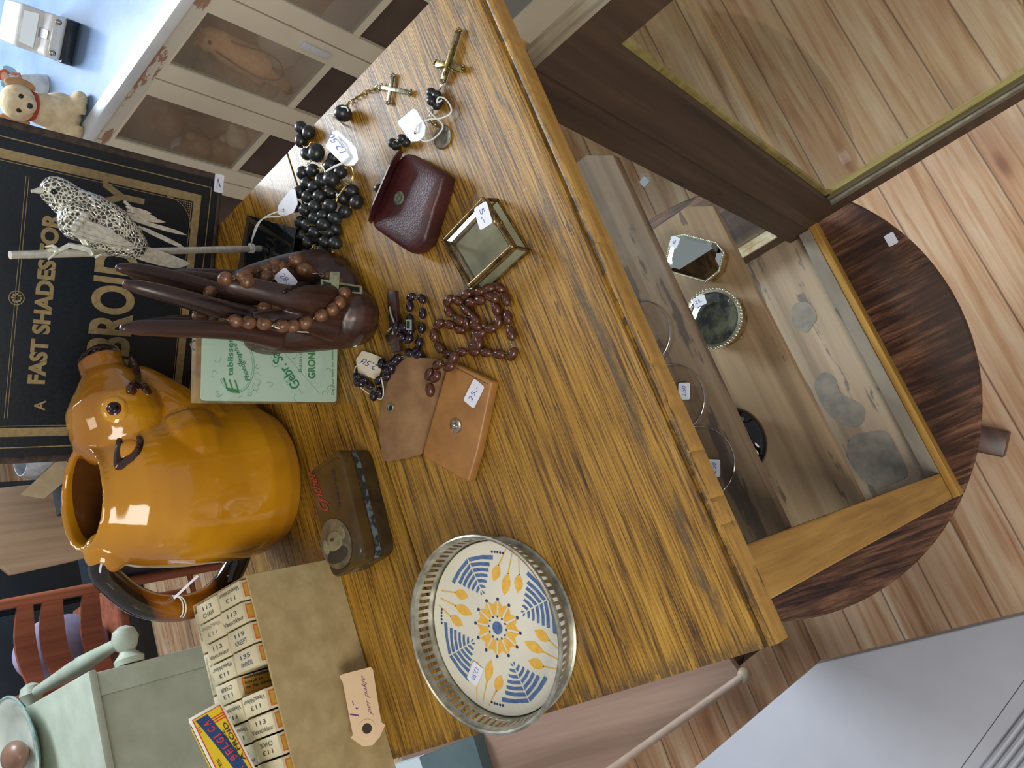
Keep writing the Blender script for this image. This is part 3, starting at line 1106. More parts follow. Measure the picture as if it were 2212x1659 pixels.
for k in range(segs + 1):
    s_ = k / segs
    wdt = 0.022 * min(1, 0.35 + 2.2 * math.sin(PI * s_) * 0.5)
    p = a0 + e * s_
    toc = (Vector(CAMP) - p).normalized() + out * 0.22
    for q, h_ in enumerate((0.0, 0.6, 1.25)):
        vs.append(Vector((p.x, p.y, 0.0130)) - out * 0.0012 + toc * (h_ * wdt) + out * (0.0025 * math.sin(h_ * 1.5)))
fs = []
for k in range(segs):
    for q in range(2):
        fs.append((k * 3 + q, k * 3 + q + 1, (k + 1) * 3 + q + 1, (k + 1) * 3 + q))
off = out * 0.0016
nv = len(vs)
vs2 = vs + [p + off for p in vs]
f2 = fs + [tuple(nv + i for i in reversed(f)) for f in fs]
f2 += [(k * 3 + 2, nv + k * 3 + 2, nv + (k + 1) * 3 + 2, (k + 1) * 3 + 2) for k in range(segs)]
f2 += [(k * 3, (k + 1) * 3, nv + (k + 1) * 3, nv + k * 3) for k in range(segs)]
f2 += [(0, nv, nv + 1, 1), (1, nv + 1, nv + 2, 2), (segs * 3, segs * 3 + 1, nv + segs * 3 + 1, nv + segs * 3), (segs * 3 + 1, segs * 3 + 2, nv + segs * 3 + 2, nv + segs * 3 + 1)]
m.add(vs2, f2)
t.part('flap', m, burg, smooth=60)
c = G(862, 428, 0.0182)
t.part('press_stud', MB().lathe([(0.0062, -0.0006), (0.0062, 0.0006), (0.0045, 0.001), (0.0032, 0.0004), (0.0022, 0.0004), (0.0018, 0.0014), (0.0006, 0.0016)], c, seg=24), pm('green_tarnished_brass', '#49706a', '#a3a283', rough=0.3, metal=0.8, scale=500))
toc = (Vector(CAMP) - a0).normalized() + out * 0.22
c = a0 + e * 0.55 + toc * 0.018 + out * 0.004
t.part('snap_button', MB().lathe([(0.004, 0), (0.004, 0.0014), (0.0028, 0.002)], c, seg=20, axis=out), MT['steel'])

# ------------------------------------------------------------------ bevelled glass box
zt_ = 0.020
Pt = [G(1042, 430, zt_), G(957, 520, zt_), G(1012, 617, zt_), G(1104, 532, zt_)]
Pc = sum(Pt, Vector()) / 4
t = Thing('glass_box', 'small square brass-edged clear glass box with a white sticker on its lid', 'box', (Pc.x, Pc.y, 0))
bronze = pm('brown_bronze', '#4b3a22', '#94794a', rough=0.28, metal=0.85, scale=130)
gl = thin_glass('clear_box_glass', tint='#eef2ea', base=0.04, gloss=0.08, edge=0.5)
lid = [Vector((p.x, p.y, 0.019)) for p in Pt]
base_ = [Vector((Pc.x + (p.x - Pc.x) * 1.09, Pc.y + (p.y - Pc.y) * 1.09, 0.001)) for p in Pt]
m = MB()
for k in range(4):
    m.tube([base_[k], base_[(k + 1) % 4]], 0.0011, 6)
    m.tube([base_[k] + Vector((0, 0, 0.0)), Vector((Pc.x + (Pt[k].x - Pc.x) * 1.02, Pc.y + (Pt[k].y - Pc.y) * 1.02, 0.0145))], 0.0016, 6)
    a = Vector((Pc.x + (Pt[k].x - Pc.x) * 1.02, Pc.y + (Pt[k].y - Pc.y) * 1.02, 0.0145))
    k2 = (k + 1) % 4
    b = Vector((Pc.x + (Pt[k2].x - Pc.x) * 1.02, Pc.y + (Pt[k2].y - Pc.y) * 1.02, 0.0145))
    m.tube([a, b], 0.0013, 6)
t.part('base_frame', m, bronze, smooth=50)
m = MB()
for k in range(4):
    m.tube([lid[k], lid[(k + 1) % 4]], 0.0019, 8)
    m.ell(lid[k], 0.0021, seg=8, rings=6)
t.part('lid_frame', m, bronze, smooth=50)
m = MB()
for k in range(4):
    k2 = (k + 1) % 4
    a, b = base_[k], base_[k2]
    a2, b2 = [Vector((Pc.x + (Pt[i].x - Pc.x) * 1.02, Pc.y + (Pt[i].y - Pc.y) * 1.02, 0.0145)) for i in (k, k2)]
    m.add([a, b, b2, a2], [(0, 1, 2, 3)])
t.part('side_glass', m, gl, smooth=0)
m = MB()
inn = [Pc + (p - Pc) * 0.70 for p in lid]
inn = [Vector((p.x, p.y, 0.0205)) for p in inn]
m.add([*lid, *inn], [(k, (k + 1) % 4, 4 + (k + 1) % 4, 4 + k) for k in range(4)] + [(4, 5, 6, 7)])
t.part('lid_glass', m, gl, smooth=0)
m = MB().prism([Vector((Pc.x + (p.x - Pc.x) * 1.05, Pc.y + (p.y - Pc.y) * 1.05, 0.0008)) for p in Pt], (0, 0, 0.0007))
t.part('base_plate', m, pm('grey_green_mirror_plate', '#7d7660', '#99906f', rough=0.4, metal=0.2, scale=25), smooth=0)
cl = lid[0] * 0.5 + lid[3] * 0.5
t.part('clasp', MB().ell(cl + Vector((0, 0, 0.0005)), (0.0035, 0.0025, 0.0022)).ell(cl + Vector((0.0, -0.001, -0.003)), (0.0022, 0.002, 0.002)), bronze)
m = MB()
cc, xd, yd = px_dirs(1044, 466, 0.0212, (4, 14), (14, -6), 0.0098, 0.0068)
sticker(m, cc, xd, yd, '5,-')
t.part('price_sticker', m, STK, label='sticker reading 5,-')

# ------------------------------------------------------------------ old tobacco tin
t = Thing('tin_box', 'worn brown metal tin with red script and portrait roundel on lid', 'tin', G(770, 1090, 0))
tinb = pm('rubbed_brown_tinplate', '#2d261b', '#51432b', rough=0.3, metal=0.35, scale=40, bump=0.1)
tinl = pm('brown_japanned_lid', '#3b2c1a', '#54421f', rough=0.26, metal=0.2, scale=25, coat=0.3)
zt2 = 0.036
A, B, Cc, D = G(735, 967, zt2), G(664, 1020, zt2), G(716, 1252, zt2), G(792, 1232, zt2)
D = A + (Cc - B)
cen = (A + B + Cc + D) / 4
crn = [Vector((p.x, p.y, 0)) for p in (A, B, Cc, D)]
cz = Vector((cen.x, cen.y, 0))
def rr_poly(k, z, r=0.16):
    return [Vector((p.x, p.y, z)) for p in smooth_outline([cz + (q - cz) * k for q in crn], r=r)]
def loft(levels):
    m = MB()
    L = [rr_poly(k, z) for k, z in levels]
    n = len(L[0])
    m.add([p for l in L for p in l], [(a * n + j, a * n + (j + 1) % n, (a + 1) * n + (j + 1) % n, (a + 1) * n + j) for a in range(len(L) - 1) for j in range(n)] + [tuple(reversed(range(n))), tuple((len(L) - 1) * n + j for j in range(n))])
    return m
t.part('body', loft([(0.97, 0.0004), (0.995, 0.003), (0.995, 0.0235)]), tinb, smooth=50)
t.part('label_strip', loft([(0.9975, 0.0165), (0.9975, 0.0225)]), pm('torn_paper_strip', '#23272c', '#5d6772', rough=0.6, scale=120, lo=0.48, hi=0.56), smooth=50, label='torn blue-grey paper band')
t.part('lid', loft([(1.01, 0.0245), (1.012, 0.0325), (0.985, 0.0352), (0.90, 0.0352), (0.885, 0.0362), (0.5, 0.0364)]), tinl, smooth=35)
u = (D - A).normalized()          # along the long side, toward photo down
v = (A - B).normalized()          # toward the photographer
m = MB()
red = pm('red_script', '#9c2f22', rough=0.4)
zl = Vector((0, 0, 0.0367 - zt2))
zz_ = 0.0366
m.mat(0).text('Gylther', G(719, 1108, zz_), G(684, 1022, zz_) - G(719, 1108, zz_), G(688, 1112, zz_) - G(708, 1106, zz_), shear=0.15, bold=0.005)
t.part('script', m, [red, MT['black_ink']], smooth=0, label='red script across the lid')
m = MB()
m.mat(1).text('TABAKSFABRIEK', G(736, 1096, zz_), G(722, 1012, zz_) - G(736, 1096, zz_), G(731, 1096, zz_) - G(736, 1096, zz_))
m.mat(1).text('OU', G(686, 1120, zz_), G(683, 1104, zz_) - G(686, 1120, zz_), G(681, 1120, zz_) - G(686, 1120, zz_))
t.part('maker_line', m, [red, MT['black_ink']], smooth=0)
pc = G(726, 1174, 0.0366)
m = MB().mat(0).lathe([(0.0222, 0), (0.0222, 0.0006), (0.0212, 0.0009)], pc, seg=40, sx=1, sy=0.92)
m.mat(1).ell(pc + Vector((0.002, 0.0, 0.0012)), (0.009, 0.011, 0.0012)).ell(pc + Vector((0.006, -0.012, 0.001)), (0.006, 0.004, 0.0009)).ell(pc + Vector((0.001, 0.013, 0.001)), (0.007, 0.004, 0.0009))
m.mat(2).ell(pc + Vector((-0.010, 0.001, 0.001)), (0.007, 0.015, 0.0009)).ell(pc + Vector((0.004, 0.001, 0.0016)), (0.002, 0.004, 0.0011))
t.part('portrait_roundel', m, [pm('roundel_ground', '#4a4130', '#6b6045', rough=0.35, scale=80), pm('pale_worn_face', '#5d5539', '#8a8160', rough=0.5, scale=90), pm('dark_coat', '#2f2a20', rough=0.5)], label='embossed roundel with a worn pale portrait')

# ------------------------------------------------------------------ cardboard box of dye packets
t = Thing('cardboard_box', 'open brown cardboard box packed with small dye packets', 'box', (0.03, 0.65, 0))
card = pm('brown_card', '#a08c60', '#b39f72', rough=0.85, scale=55, bump=0.15)
bx0, bx1, by0, by1, bz = -0.105, 0.125, 0.594, 0.684, 0.098
th = 0.0018
m = MB().mat(0).box(bx0, bx1, by0, by0 + th, 0.0002, bz)
t.part('front_wall', m, card, bevel=0.0006, smooth=0)
t.part('back_wall', MB().box(bx0, bx1, by1 - th, by1, 0.0002, bz), card, smooth=0)
t.part('side_wall', MB().box(bx1 - th, bx1, by0 + th, by1 - th, 0.0002, bz), card, smooth=0)
t.part('side_wall', MB().box(bx0, bx0 + th, by0 + th, by1 - th, 0.0002, bz), card, smooth=0)
t.part('base', MB().box(bx0 + th, bx1 - th, by0 + th, by1 - th, 0.0002, 0.002), card, smooth=0)
pk = pm('cream_packet_card', '#bdb28f', '#cdc3a3', rough=0.7, scale=30)
orange = pm('orange_label_border', '#c9622a', rough=0.6)
yellowl = pm('ochre_label', '#b98a2c', '#c4953a', rough=0.6, scale=90)
stampk = pm('grey_black_stamp', '#3d3b39', rough=0.7)
stampb = pm('blue_stamp', '#2f4468', rough=0.7)
faded = pm('faded_stamp', '#8d8670', rough=0.7)
PKM = [pk, stampk, orange, yellowl, stampb, faded]


def packet(c, dx, dy, top, h, lines, flip, ink, label, name='dye_packet', group='cream dye packets standing in the box'):
    """upright packet: centre c (x,y), size dx x dy, its end at z = top; lines read along x (or y when dy<dx)"""
    th_ = Thing(name, label, 'packet', (c[0], c[1], top - h), group)
    o = Vector((c[0], c[1], top))
    m = MB().mat(0).box(c[0] - dx / 2, c[0] + dx / 2, c[1] - dy / 2, c[1] + dy / 2, top - h, top)
    th_.part('carton', m, PKM, bevel=0.0006)
    m = MB()
    ux, uy = (Vector((0, 1, 0)), Vector((-1, 0, 0))) if dy >= dx else (Vector((1, 0, 0)), Vector((0, 1, 0)))
    return th_, o, ux, uy


rowx0, pitch = 0.1135, 0.0181
front_rows = [('Vleeschkleur', '113', True, 1), ('Vleeschkleur', '113', False, 1), ('KREEFT', '119', False, 4), ('AMANDEL', '135', False, 4), None,
              ('Vleeschkleur', '113', True, 1), ('Vleeschkleur', '113', False, 1), ('CHAIR', '113', True, 1), ('', '', False, 1), ('', '', False, 1)]
second_rows = [('CHAIR', '113', False, 1), ('Vleeschkleur', '113', True, 5), ('Vleeschkleur', '113', False, 1), ('Vleeschkleur', '113', True, 1), ('CHAIR', '113', True, 1),
               ('Vleeschkleur', '113', True, 1), ('Vleeschkleur', '113', True, 1), ('Vleeschkleur', '113', False, 1), ('', '', False, 1)]
posn = ['at the handle end', 'second from the handle end', 'third from the handle end', 'fourth from the handle end', 'fifth from the handle end', 'sixth from the handle end', 'seventh from the handle end', 'eighth from the handle end', 'ninth from the handle end', 'tenth from the handle end']


def end_text(m, o, w1, w2, l1, l2, flip, ink, half_w, half_h):
    """two stamped lines on the packet end; reading direction w1, up w2"""
    if flip:
        w1, w2 = -w1, -w2
    wl = half_w * (1.72 if len(l1) > 9 else 1.0)
    m.mat(ink)
    if l2:
        m.text(l2, o - w1 * half_w * 0.42 + w2 * half_h * 0.12, w1 * half_w * 0.84, w2 * half_h * 0.42, bold=0.0)
    if l1:
        m.text(l1, o - w1 * wl * 0.5 * 1.05 - w2 * half_h * 0.62, w1 * wl * 1.05, w2 * half_h * 0.44, bold=0.0)


for row, yc, rows in (('front', 0.6145, front_rows), ('second', 0.6502, second_rows)):
    for k, e in enumerate(rows):
        if e is None:
            continue
        l1, l2, flip, ink = e
        x = rowx0 - k * pitch - (0.0008 if row == 'second' else 0)
        jit = (0.0008 * math.sin(k * 2.3 + yc * 50), 0.0012 * math.sin(k * 1.7))
        top = 0.1045 + jit[1]
        kind_ = {'': 'plain', 'CHAIR': '113 CHAIR', 'KREEFT': '119 KREEFT', 'AMANDEL': '135 AMANDEL', 'Vleeschkleur': '113 Vleeschkleur'}[l1]
        lab = '%s cream dye packet in the %s row, %s' % (kind_, row, posn[k])
        th_, o, ux, uy = packet((x, yc + jit[0]), 0.0166, 0.0345, top, 0.09, None, flip, ink, lab)
        m = MB()
        # in the photo the stamps read along the table's depth: left-to-right = away from the camera toward it
        w1 = Vector((0, -1, 0))
        w2 = Vector((1, 0, 0))
        w1, w2 = Vector((0, -1, 0)), Vector((1, 0, 0))
        end_text(m, o, *((Vector((0, -1, 0)), Vector((1, 0, 0)))), l1, l2, flip, ink, 0.0172, 0.0083)
        if l1:
            th_.part('stamped_lettering', m, PKM, smooth=0)
        if row == 'front':
            y = yc + jit[0] - 0.01725
            m = MB().mat(2).add([(x - 0.0062, y - 0.0002, top - 0.02), (x + 0.0062, y - 0.0002, top - 0.02), (x + 0.0062, y - 0.0002, top - 0.0025), (x - 0.0062, y - 0.0002, top - 0.0025)], [(0, 1, 2, 3)])
            m.mat(3).add([(x - 0.0052, y - 0.0003, top - 0.02), (x + 0.0052, y - 0.0003, top - 0.02), (x + 0.0052, y - 0.0003, top - 0.0035), (x - 0.0052, y - 0.0003, top - 0.0035)], [(0, 1, 2, 3)])
            th_.part('side_label', m, PKM, smooth=0, label='orange bordered ochre label')
        elif k == 4:
            xs, y0, y1 = x - 0.0, yc - 0.0174, yc + 0.0174
            y = yc + jit[0] - 0.01725
            m = MB().mat(2).add([(x - 0.0070, y - 0.0002, top - 0.07), (x + 0.0070, y - 0.0002, top - 0.07), (x + 0.0070, y - 0.0002, top - 0.0045), (x - 0.0070, y - 0.0002, top - 0.0045)], [(0, 1, 2, 3)])
            m.mat(3).add([(x - 0.0060, y - 0.0004, top - 0.07), (x + 0.0060, y - 0.0004, top - 0.07), (x + 0.0060, y - 0.0004, top - 0.0055), (x - 0.0060, y - 0.0004, top - 0.0055)], [(0, 1, 2, 3)])
            for q, s_ in enumerate(('tabletten', 'koud te', 'in de doos')):
                m.mat(1).text(s_, (x + 0.004 - q * 0.0040 + 0.0012, y - 0.0005, top - 0.0065), (0, 0, -0.026 if q != 1 else -0.018), (0.0024, 0, 0), bold=0.02)
            th_.part('side_label', m, PKM, smooth=0, label='orange bordered ochre label with black print')
for k, (l1, l2, ink) in enumerate((('CHAIR', '113', 5), ('Vleeschkleur', '113', 5), ('', '', 5), ('', '', 5))):
    x = 0.0985 - k * 0.0372
    lab = ('faded 113 CHAIR packet lying lengthwise in the back row', 'faded 113 Vleeschkleur packet lying lengthwise in the back row', 'blank cream packet in the back row, behind the coloured carton', 'last blank cream packet at the back left of the box')[k]
    th_, o, ux, uy = packet((x, 0.6745), 0.0355, 0.0125, 0.1005, 0.09, None, False, ink, lab)
    if l1:
        m = MB()
        end_text(m, o, Vector((-1, 0, 0)), Vector((0, -1, 0)), l1, l2, False, ink, 0.0165, 0.0063)
        th_.part('stamped_lettering', m, PKM, smooth=0)

# the colourful carton on top of the packets
p2 = G(477, 1513, 0.119)
p3 = G(553, 1661, 0.119)
lv = (p3 - p2).normalized() * 0.085
best = None
for k in range(60):
    q_ = G(401, 1541, 0.119 + 0.0008 * k)
    dd = (q_ - p2).length
    if best is None or dd < best[0]:
        best = (dd, q_)
wv = best[1] - p2
wv = wv - lv * (wv.dot(lv) / lv.dot(lv))
nrm = lv.cross(wv).normalized()
if nrm.z < 0:
    nrm = -nrm
n_up = nrm
hv = nrm * -0.020
t = Thing('dye_carton', 'bright yellow, red and blue dye carton lying on top of the packets', 'packet', p2 + hv)
yel2 = pm('bright_yellow_print', '#e3c321', rough=0.5)
redp = pm('red_print', '#d2402f', rough=0.5)
blup = pm('blue_print', '#234579', rough=0.5)
whc = pm('white_card', '#e4e3d3', rough=0.55)
blk = MT['black_ink']
CM = [whc, yel2, redp, blup, blk]
m = MB().mat(0).obox(p2 + wv / 2 + lv / 2 + hv / 2, wv / 2, lv / 2, hv / 2)
t.part('carton', m, CM, bevel=0.0006)
m = MB()
def TP(a, b, lift=0.0004):        # a along the length 0..1, b across 0 (near side, p2) .. 1
    return p2 + lv * a + wv * b + n_up * lift
def quad(i, a0, a1, b0, b1, lift):
    m.mat(i).add([TP(a0, b0, lift), TP(a1, b0, lift), TP(a1, b1, lift), TP(a0, b1, lift)], [(0, 1, 2, 3)])
quad(2, 0.035, 0.965, 0.07, 0.93, 0.0003)
quad(1, 0.043, 0.957, 0.10, 0.90, 0.0004)
for q in (0.115, 0.14, 0.165):
    quad(2, q, q + 0.012, 0.10, 0.52, 0.0005)
    quad(2, q + 0.015, q + 0.022, 0.82, 0.90, 0.0005)
# blue ribbon
top_e = [TP(0.06 + 0.78 * s_, 0.50 - 0.36 * s_ - 0.05 * math.sin(PI * s_), 0.0006) for s_ in [k / 10 for k in range(11)]]
bot_e = [TP(0.06 + 0.80 * s_, 0.85 - 0.42 * s_ - 0.03 * math.sin(PI * s_), 0.0006) for s_ in [k / 10 for k in range(11)]]
m.mat(3).add(top_e + bot_e, [(k, k + 1, 12 + k, 11 + k) for k in range(10)])
L_ = 'ACIGLEB AL'
for k, ch in enumerate('LA BELGICA'):
    if ch == ' ':
        continue
    s_ = 0.93 - 0.088 * k
    a = top_e[0].lerp(top_e[0], 0)
    ia = s_ * 10
    k0 = min(int(ia), 9)
    fa = ia - k0
    te = top_e[k0].lerp(top_e[k0 + 1], fa)
    be = bot_e[k0].lerp(bot_e[k0 + 1], fa)
    wd = (top_e[k0] - top_e[k0 + 1]) * 0.62
    upv = (te - be)
    m.mat(2).text(ch, te - upv * 0.2, wd * (0.35 if ch == 'I' else 1), upv * -0.6, bold=0.035, lift=0.0003)
def tline(i, s_, a, b, la, hb, bold=0.0, da=0.0):
    x_ = wv.normalized() * 0
    m.mat(i).text(s_, TP(a, b, 0.0006), lv * -la + wv * da, wv * hb, bold=bold, lift=0.0003)
tline(4, 'TEINTURE', 0.60, 0.27, 0.32, 0.09, 0.0, 0.02)
tline(4, 'A FROID', 0.64, 0.12, 0.42, 0.12, 0.01, 0.02)
tline(4, 'TABLETTES', 0.90, 0.74, 0.40, 0.08)
t.part('printed_front', m, CM, smooth=0, label='yellow front with a blue ribbon and red lettering')
m = MB()
n_s = wv.normalized()
def SP(a, b, lift=0.0003):         # b: 0 top .. 1 bottom
    return p2 + wv + lv * a + hv * b + n_s * lift
m.mat(2).add([SP(0.04, 0.08), SP(0.96, 0.08), SP(0.96, 0.92), SP(0.04, 0.92)], [(0, 1, 2, 3)])
m.mat(1).add([SP(0.05, 0.12, 0.0005), SP(0.95, 0.12, 0.0005), SP(0.95, 0.88, 0.0005), SP(0.05, 0.88, 0.0005)], [(0, 1, 2, 3)])
for q, (s_, e_) in enumerate((('bevat twee tabletten', 0.12), ('om alle stoffen te verven.', 0.08), ('gebruiksaanwijzing in de doos', 0.1))):
    m.mat(4).text(s_, SP(0.92, 0.40 + 0.24 * q - 0.06, 0.0006), lv * (e_ - 0.92), hv * -0.16, bold=0.0)
t.part('printed_side', m, CM, smooth=0, label='yellow side panel with black lines of print')
# ------------------------------------------------------------------ raycasting on things already built, to lay decorations on their surface
def bvh(mb, fuse=None, relax=0):
    me = mb.mesh('probe', [MT['paper']], Vector((0, 0, 0)), fuse=fuse, relax=relax, smooth=0)
    t_ = BVHTree.FromPolygons([v.co.copy() for v in me.vertices], [tuple(p.vertices) for p in me.polygons])
    bpy.data.meshes.remove(me)
    return t_


def hit(tree, px, py, fallback_y=0.47, lift=0.0):
    d = Vector(ray(px, py)).normalized()
    loc, nrm_, i_, dist = tree.ray_cast(Vector(CAMP), d)
    if loc is None:
        return H(px, py, fallback_y), -d
    return loc + nrm_ * lift, nrm_


# ------------------------------------------------------------------ pig pitcher
def glaze(name, base1, base2, spots, rough=0.06):
    t = NT(name)
    f = t.noise(t.map((14, 14, 14)), 1, 4, 0.5, 0.8)
    col = t.ramp(f, [(0.35, base1), (0.65, base2)])
    for (c, r0, r1, colr, amt) in spots:
        vm = t.n.new('ShaderNodeVectorMath')
        vm.operation = 'DISTANCE'
        wob = t.n.new('ShaderNodeVectorMath')
        wob.operation = 'MULTIPLY_ADD'
        t.link(t.n.new('ShaderNodeTexNoise').outputs['Color'], wob.inputs[0])
        wob.inputs[1].default_value = (0.012, 0.012, 0.012)
        t.link(t.co, wob.inputs[2])
        t.link(wob.outputs[0], vm.inputs[0])
        vm.inputs[1].default_value = Vector(c) + Vector((0.006, 0.006, 0.006))
        k = t.ramp(vm.outputs['Value'], [(r0, amt), (r1, 0.0)])
        col = t.mix(k, col, colr)
    t.bump(t.noise(t.map((38, 38, 22)), 1, 2, 0.5), 0.35, 0.0022)
    return t.done(col, rough, 0, 0.5)


PO = Vector((0.232, 0.660, 0.0))
pt = Thing('pig_pitcher', 'large glossy amber-yellow ceramic pitcher with pig face, snout spout and dark handle', 'pitcher', PO)
m = MB()
outer = [(0.050, 0.0012), (0.060, 0.0025), (0.070, 0.010), (0.0765, 0.026), (0.0785, 0.046), (0.0775, 0.070), (0.0745, 0.10), (0.0715, 0.125), (0.0685, 0.143), (0.0635, 0.158)]
vs = []
seg = 96
levels = []
def ringat(r, z, cx=0.0, cy=0.0, sx=1.0, sy=0.90, tilt=0.0):
    return [PO + Vector((cx + r * sx * math.cos(2 * PI * j / seg), cy + r * sy * math.sin(2 * PI * j / seg), z + tilt * math.cos(2 * PI * j / seg))) for j in range(seg)]
for r, z in outer:
    levels.append(ringat(r, z, cx=0.002 if z < 0.1 else 0.0, sy=0.93 if z < 0.05 else 0.88))
levels.append(ringat(0.0555, 0.170, cx=-0.001, cy=0.002, tilt=-0.002))
levels.append(ringat(0.0480, 0.180, cx=-0.002, cy=0.002, sx=0.98, sy=0.88, tilt=-0.003))
levels.append(ringat(0.0455, 0.188, cx=-0.002, cy=0.002, sx=0.98, sy=0.88, tilt=-0.003))
levels.append(ringat(0.0415, 0.184, cx=-0.002, cy=0.002, sx=0.98, sy=0.88, tilt=-0.003))
levels.append(ringat(0.0425, 0.168, cx=0.0, cy=0.002))
for r, z in ((0.057, 0.14), (0.066, 0.09), (0.070, 0.05), (0.062, 0.014), (0.03, 0.008)):
    levels.append(ringat(r, z, sy=0.86))
n = seg
m.add([p for l in levels for p in l], [(a * n + j, a * n + (j + 1) % n, (a + 1) * n + (j + 1) % n, (a + 1) * n + j) for a in range(len(levels) - 1) for j in range(n)] + [tuple(reversed(range(n))), tuple((len(levels) - 1) * n + j for j in range(n))])
# head reaching out to the snout
sn = H(214, 776, 0.648)
P_ = lambda x, y, z: PO + Vector((x, y, z))
snl = sn - PO
def solid(pts_, rad, seg_=20, flat=1.0):
    m.tube(spline(pts_, 5), [r for k in range(len(rad) - 1) for r in [rad[k] + (rad[k + 1] - rad[k]) * q / 5 for q in range(5)]] + [rad[-1]], seg_, flat=flat)
solid([H(285, 960, 0.648), H(262, 925, 0.646), H(247, 880, 0.646), H(236, 838, 0.646), H(226, 806, 0.647), PO + snl], [0.034, 0.0420, 0.0400, 0.0280, 0.0195, 0.0185], seg_=28)
solid([H(400, 1000, 0.655), H(360, 930, 0.650), H(310, 870, 0.648), H(262, 820, 0.648)], [0.050, 0.046, 0.034, 0.021], seg_=24)
m.ell(H(398, 985, 0.638), (0.050, 0.046, 0.046))
m.ell(H(440, 940, 0.640), (0.033, 0.036, 0.028))
m.ell(H(480, 950, 0.668), (0.050, 0.050, 0.048))
m.ell(H(232, 1192, 0.668), (0.019, 0.015, 0.019))
m.ell(H(530, 1172, 0.674), (0.016, 0.018, 0.014))
# flared snout disc
ax = ((Vector(CAMP) - sn).normalized() * 0.72 + Vector(CAMR.T @ np.array([-0.60, -0.80, 0.0])) * 0.69).normalized()
m.lathe([(0.0150, -0.012), (0.0188, -0.003), (0.0202, 0.001), (0.0185, 0.002)], PO + snl, seg=28, axis=ax)
spots = [(H(205, 850, 0.62) - PO, 0.010, 0.040, '#7a4210', 0.55), (H(175, 950, 0.62) - PO, 0.012, 0.042, '#85521c', 0.6), (H(340, 860, 0.62) - PO, 0.006, 0.030, '#8a5012', 0.5), (H(250, 885, 0.61) - PO, 0.008, 0.018, '#c9911f', 0.7), ((0.118, -0.012, 0.158), 0.016, 0.040, '#6d3a10', 0.8), ((0.02, 0.0, 0.195), 0.02, 0.045, '#8a4c12', 0.55), ((0.09, -0.03, 0.115), 0.006, 0.022, '#8a4a14', 0.4),
         ((-0.075, -0.02, 0.03), 0.01, 0.045, '#8c5512', 0.6), ((-0.07, 0.0, 0.15), 0.01, 0.05, '#8f5616', 0.75), ((0.0, -0.05, 0.12), 0.02, 0.06, '#b27416', 0.45)]
gz = glaze('amber_yellow_glaze', '#ad7510', '#bd8518', spots)
body_o = pt.part('body', m, gz, fuse=0.0013, relax=18, smooth=80, clamp=0.0006)
tree = bvh(m, fuse=0.0025, relax=4)
dkg = pm('black_brown_glaze', '#22120c', '#3a2016', rough=0.06, scale=60, coat=0.5)
# dark inside is the same glaze, its shade painted in as brown
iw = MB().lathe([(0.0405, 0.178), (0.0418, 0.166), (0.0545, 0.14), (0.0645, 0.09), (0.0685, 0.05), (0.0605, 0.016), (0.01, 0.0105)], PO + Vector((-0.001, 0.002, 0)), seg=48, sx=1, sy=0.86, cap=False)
pt.part('inner_glaze', iw, pm('shade_brown_glaze', '#4a2a10', '#5e3818', rough=0.15, scale=20), smooth=70, label='glazed inside, its shade painted in brown')
# snout end
m = MB().lathe([(0.0008, 0.0046), (0.011, 0.0048), (0.0158, 0.0040), (0.0180, 0.0022), (0.016, 0.000)], PO + snl, seg=28, axis=ax)
so = pt.part('snout_disc', m, dkg)
m = MB()
X_ = ax.orthogonal().normalized()
Y_ = ax.cross(X_)
for sx_ in (-1, 1):
    up = Vector((0, 0, 1)) - ax * ax.z
    up.normalize()
    sd = ax.cross(up)
    cc = PO + snl + ax * 0.0052 + sd * (0.0070 * sx_)
    m.tube([cc + sd * (0.0036 * math.cos(a)) + up * (0.0062 * math.sin(a)) for a in [2 * PI * k / 16 for k in range(16)]], 0.0012, 6, closed=True)
pt.part('nostril', m, dkg, parent=so)
# rim of the head: dark ear strokes
def stroke(pxs, r, name, mat, lift=0.0, flat=0.6, smooth_n=4, rads=None):
    pts = []
    for x, y in pxs:
        p, nn_ = hit(tree, x, y, 0.63, lift)
        pts.append(p)
    sp = spline(pts, smooth_n)
    L = len(sp) - 1
    rr_ = [r * 1.25 * (0.55 + 0.45 * math.sin(PI * min(1, max(0, k / L * 0.9 + 0.05)))) for k in range(L + 1)]
    mm = MB().tube(sp, rr_, 8)
    return mm
for nm, pxs, r in (('ear_edge', [(258, 950), (255, 975), (254, 1000), (258, 1008), (270, 998), (287, 986), (298, 972), (303, 955), (300, 944)], 0.0030),
                   ('mouth_line', [(283, 772), (290, 792), (297, 812), (299, 826)], 0.0030), ('mouth_line', [(299, 826), (286, 838), (281, 852)], 0.0040), ('mouth_line', [(299, 826), (311, 838), (323, 853)], 0.0034)):
    pt.part(nm, stroke(pxs, r, nm, dkg), dkg)
# ear shell between its edges and the raised brow
p, nn_ = hit(tree, 279, 972, 0.63)
m = MB()
ring_px = [(256, 948), (254, 1004), (272, 994), (297, 974), (301, 946), (278, 928)]
m.ell(p - nn_ * 0.0012, (0.0115, 0.0042, 0.0095), rot=Vector((0, -1, 0)).rotation_difference(nn_))
pt.part('ear', m, glaze('ear_glaze', '#b5701a', '#c8891f', []), fuse=None)
p, nn_ = hit(tree, 247, 884, 0.62)
rot_ = Vector((0, 0, 1)).rotation_difference(nn_)
m = MB().ell(p - nn_ * 0.0010, (0.0125, 0.0105, 0.0035), rot=rot_)
lid_o = pt.part('eyelid', m, glaze('eyelid_glaze', '#b8801e', '#c79028', []))
m = MB().ell(p + nn_ * 0.0012, (0.0068, 0.0062, 0.0024), rot=rot_)
pt.part('eye_ring', m, pm('oxblood_glaze', '#4a1a10', rough=0.08))
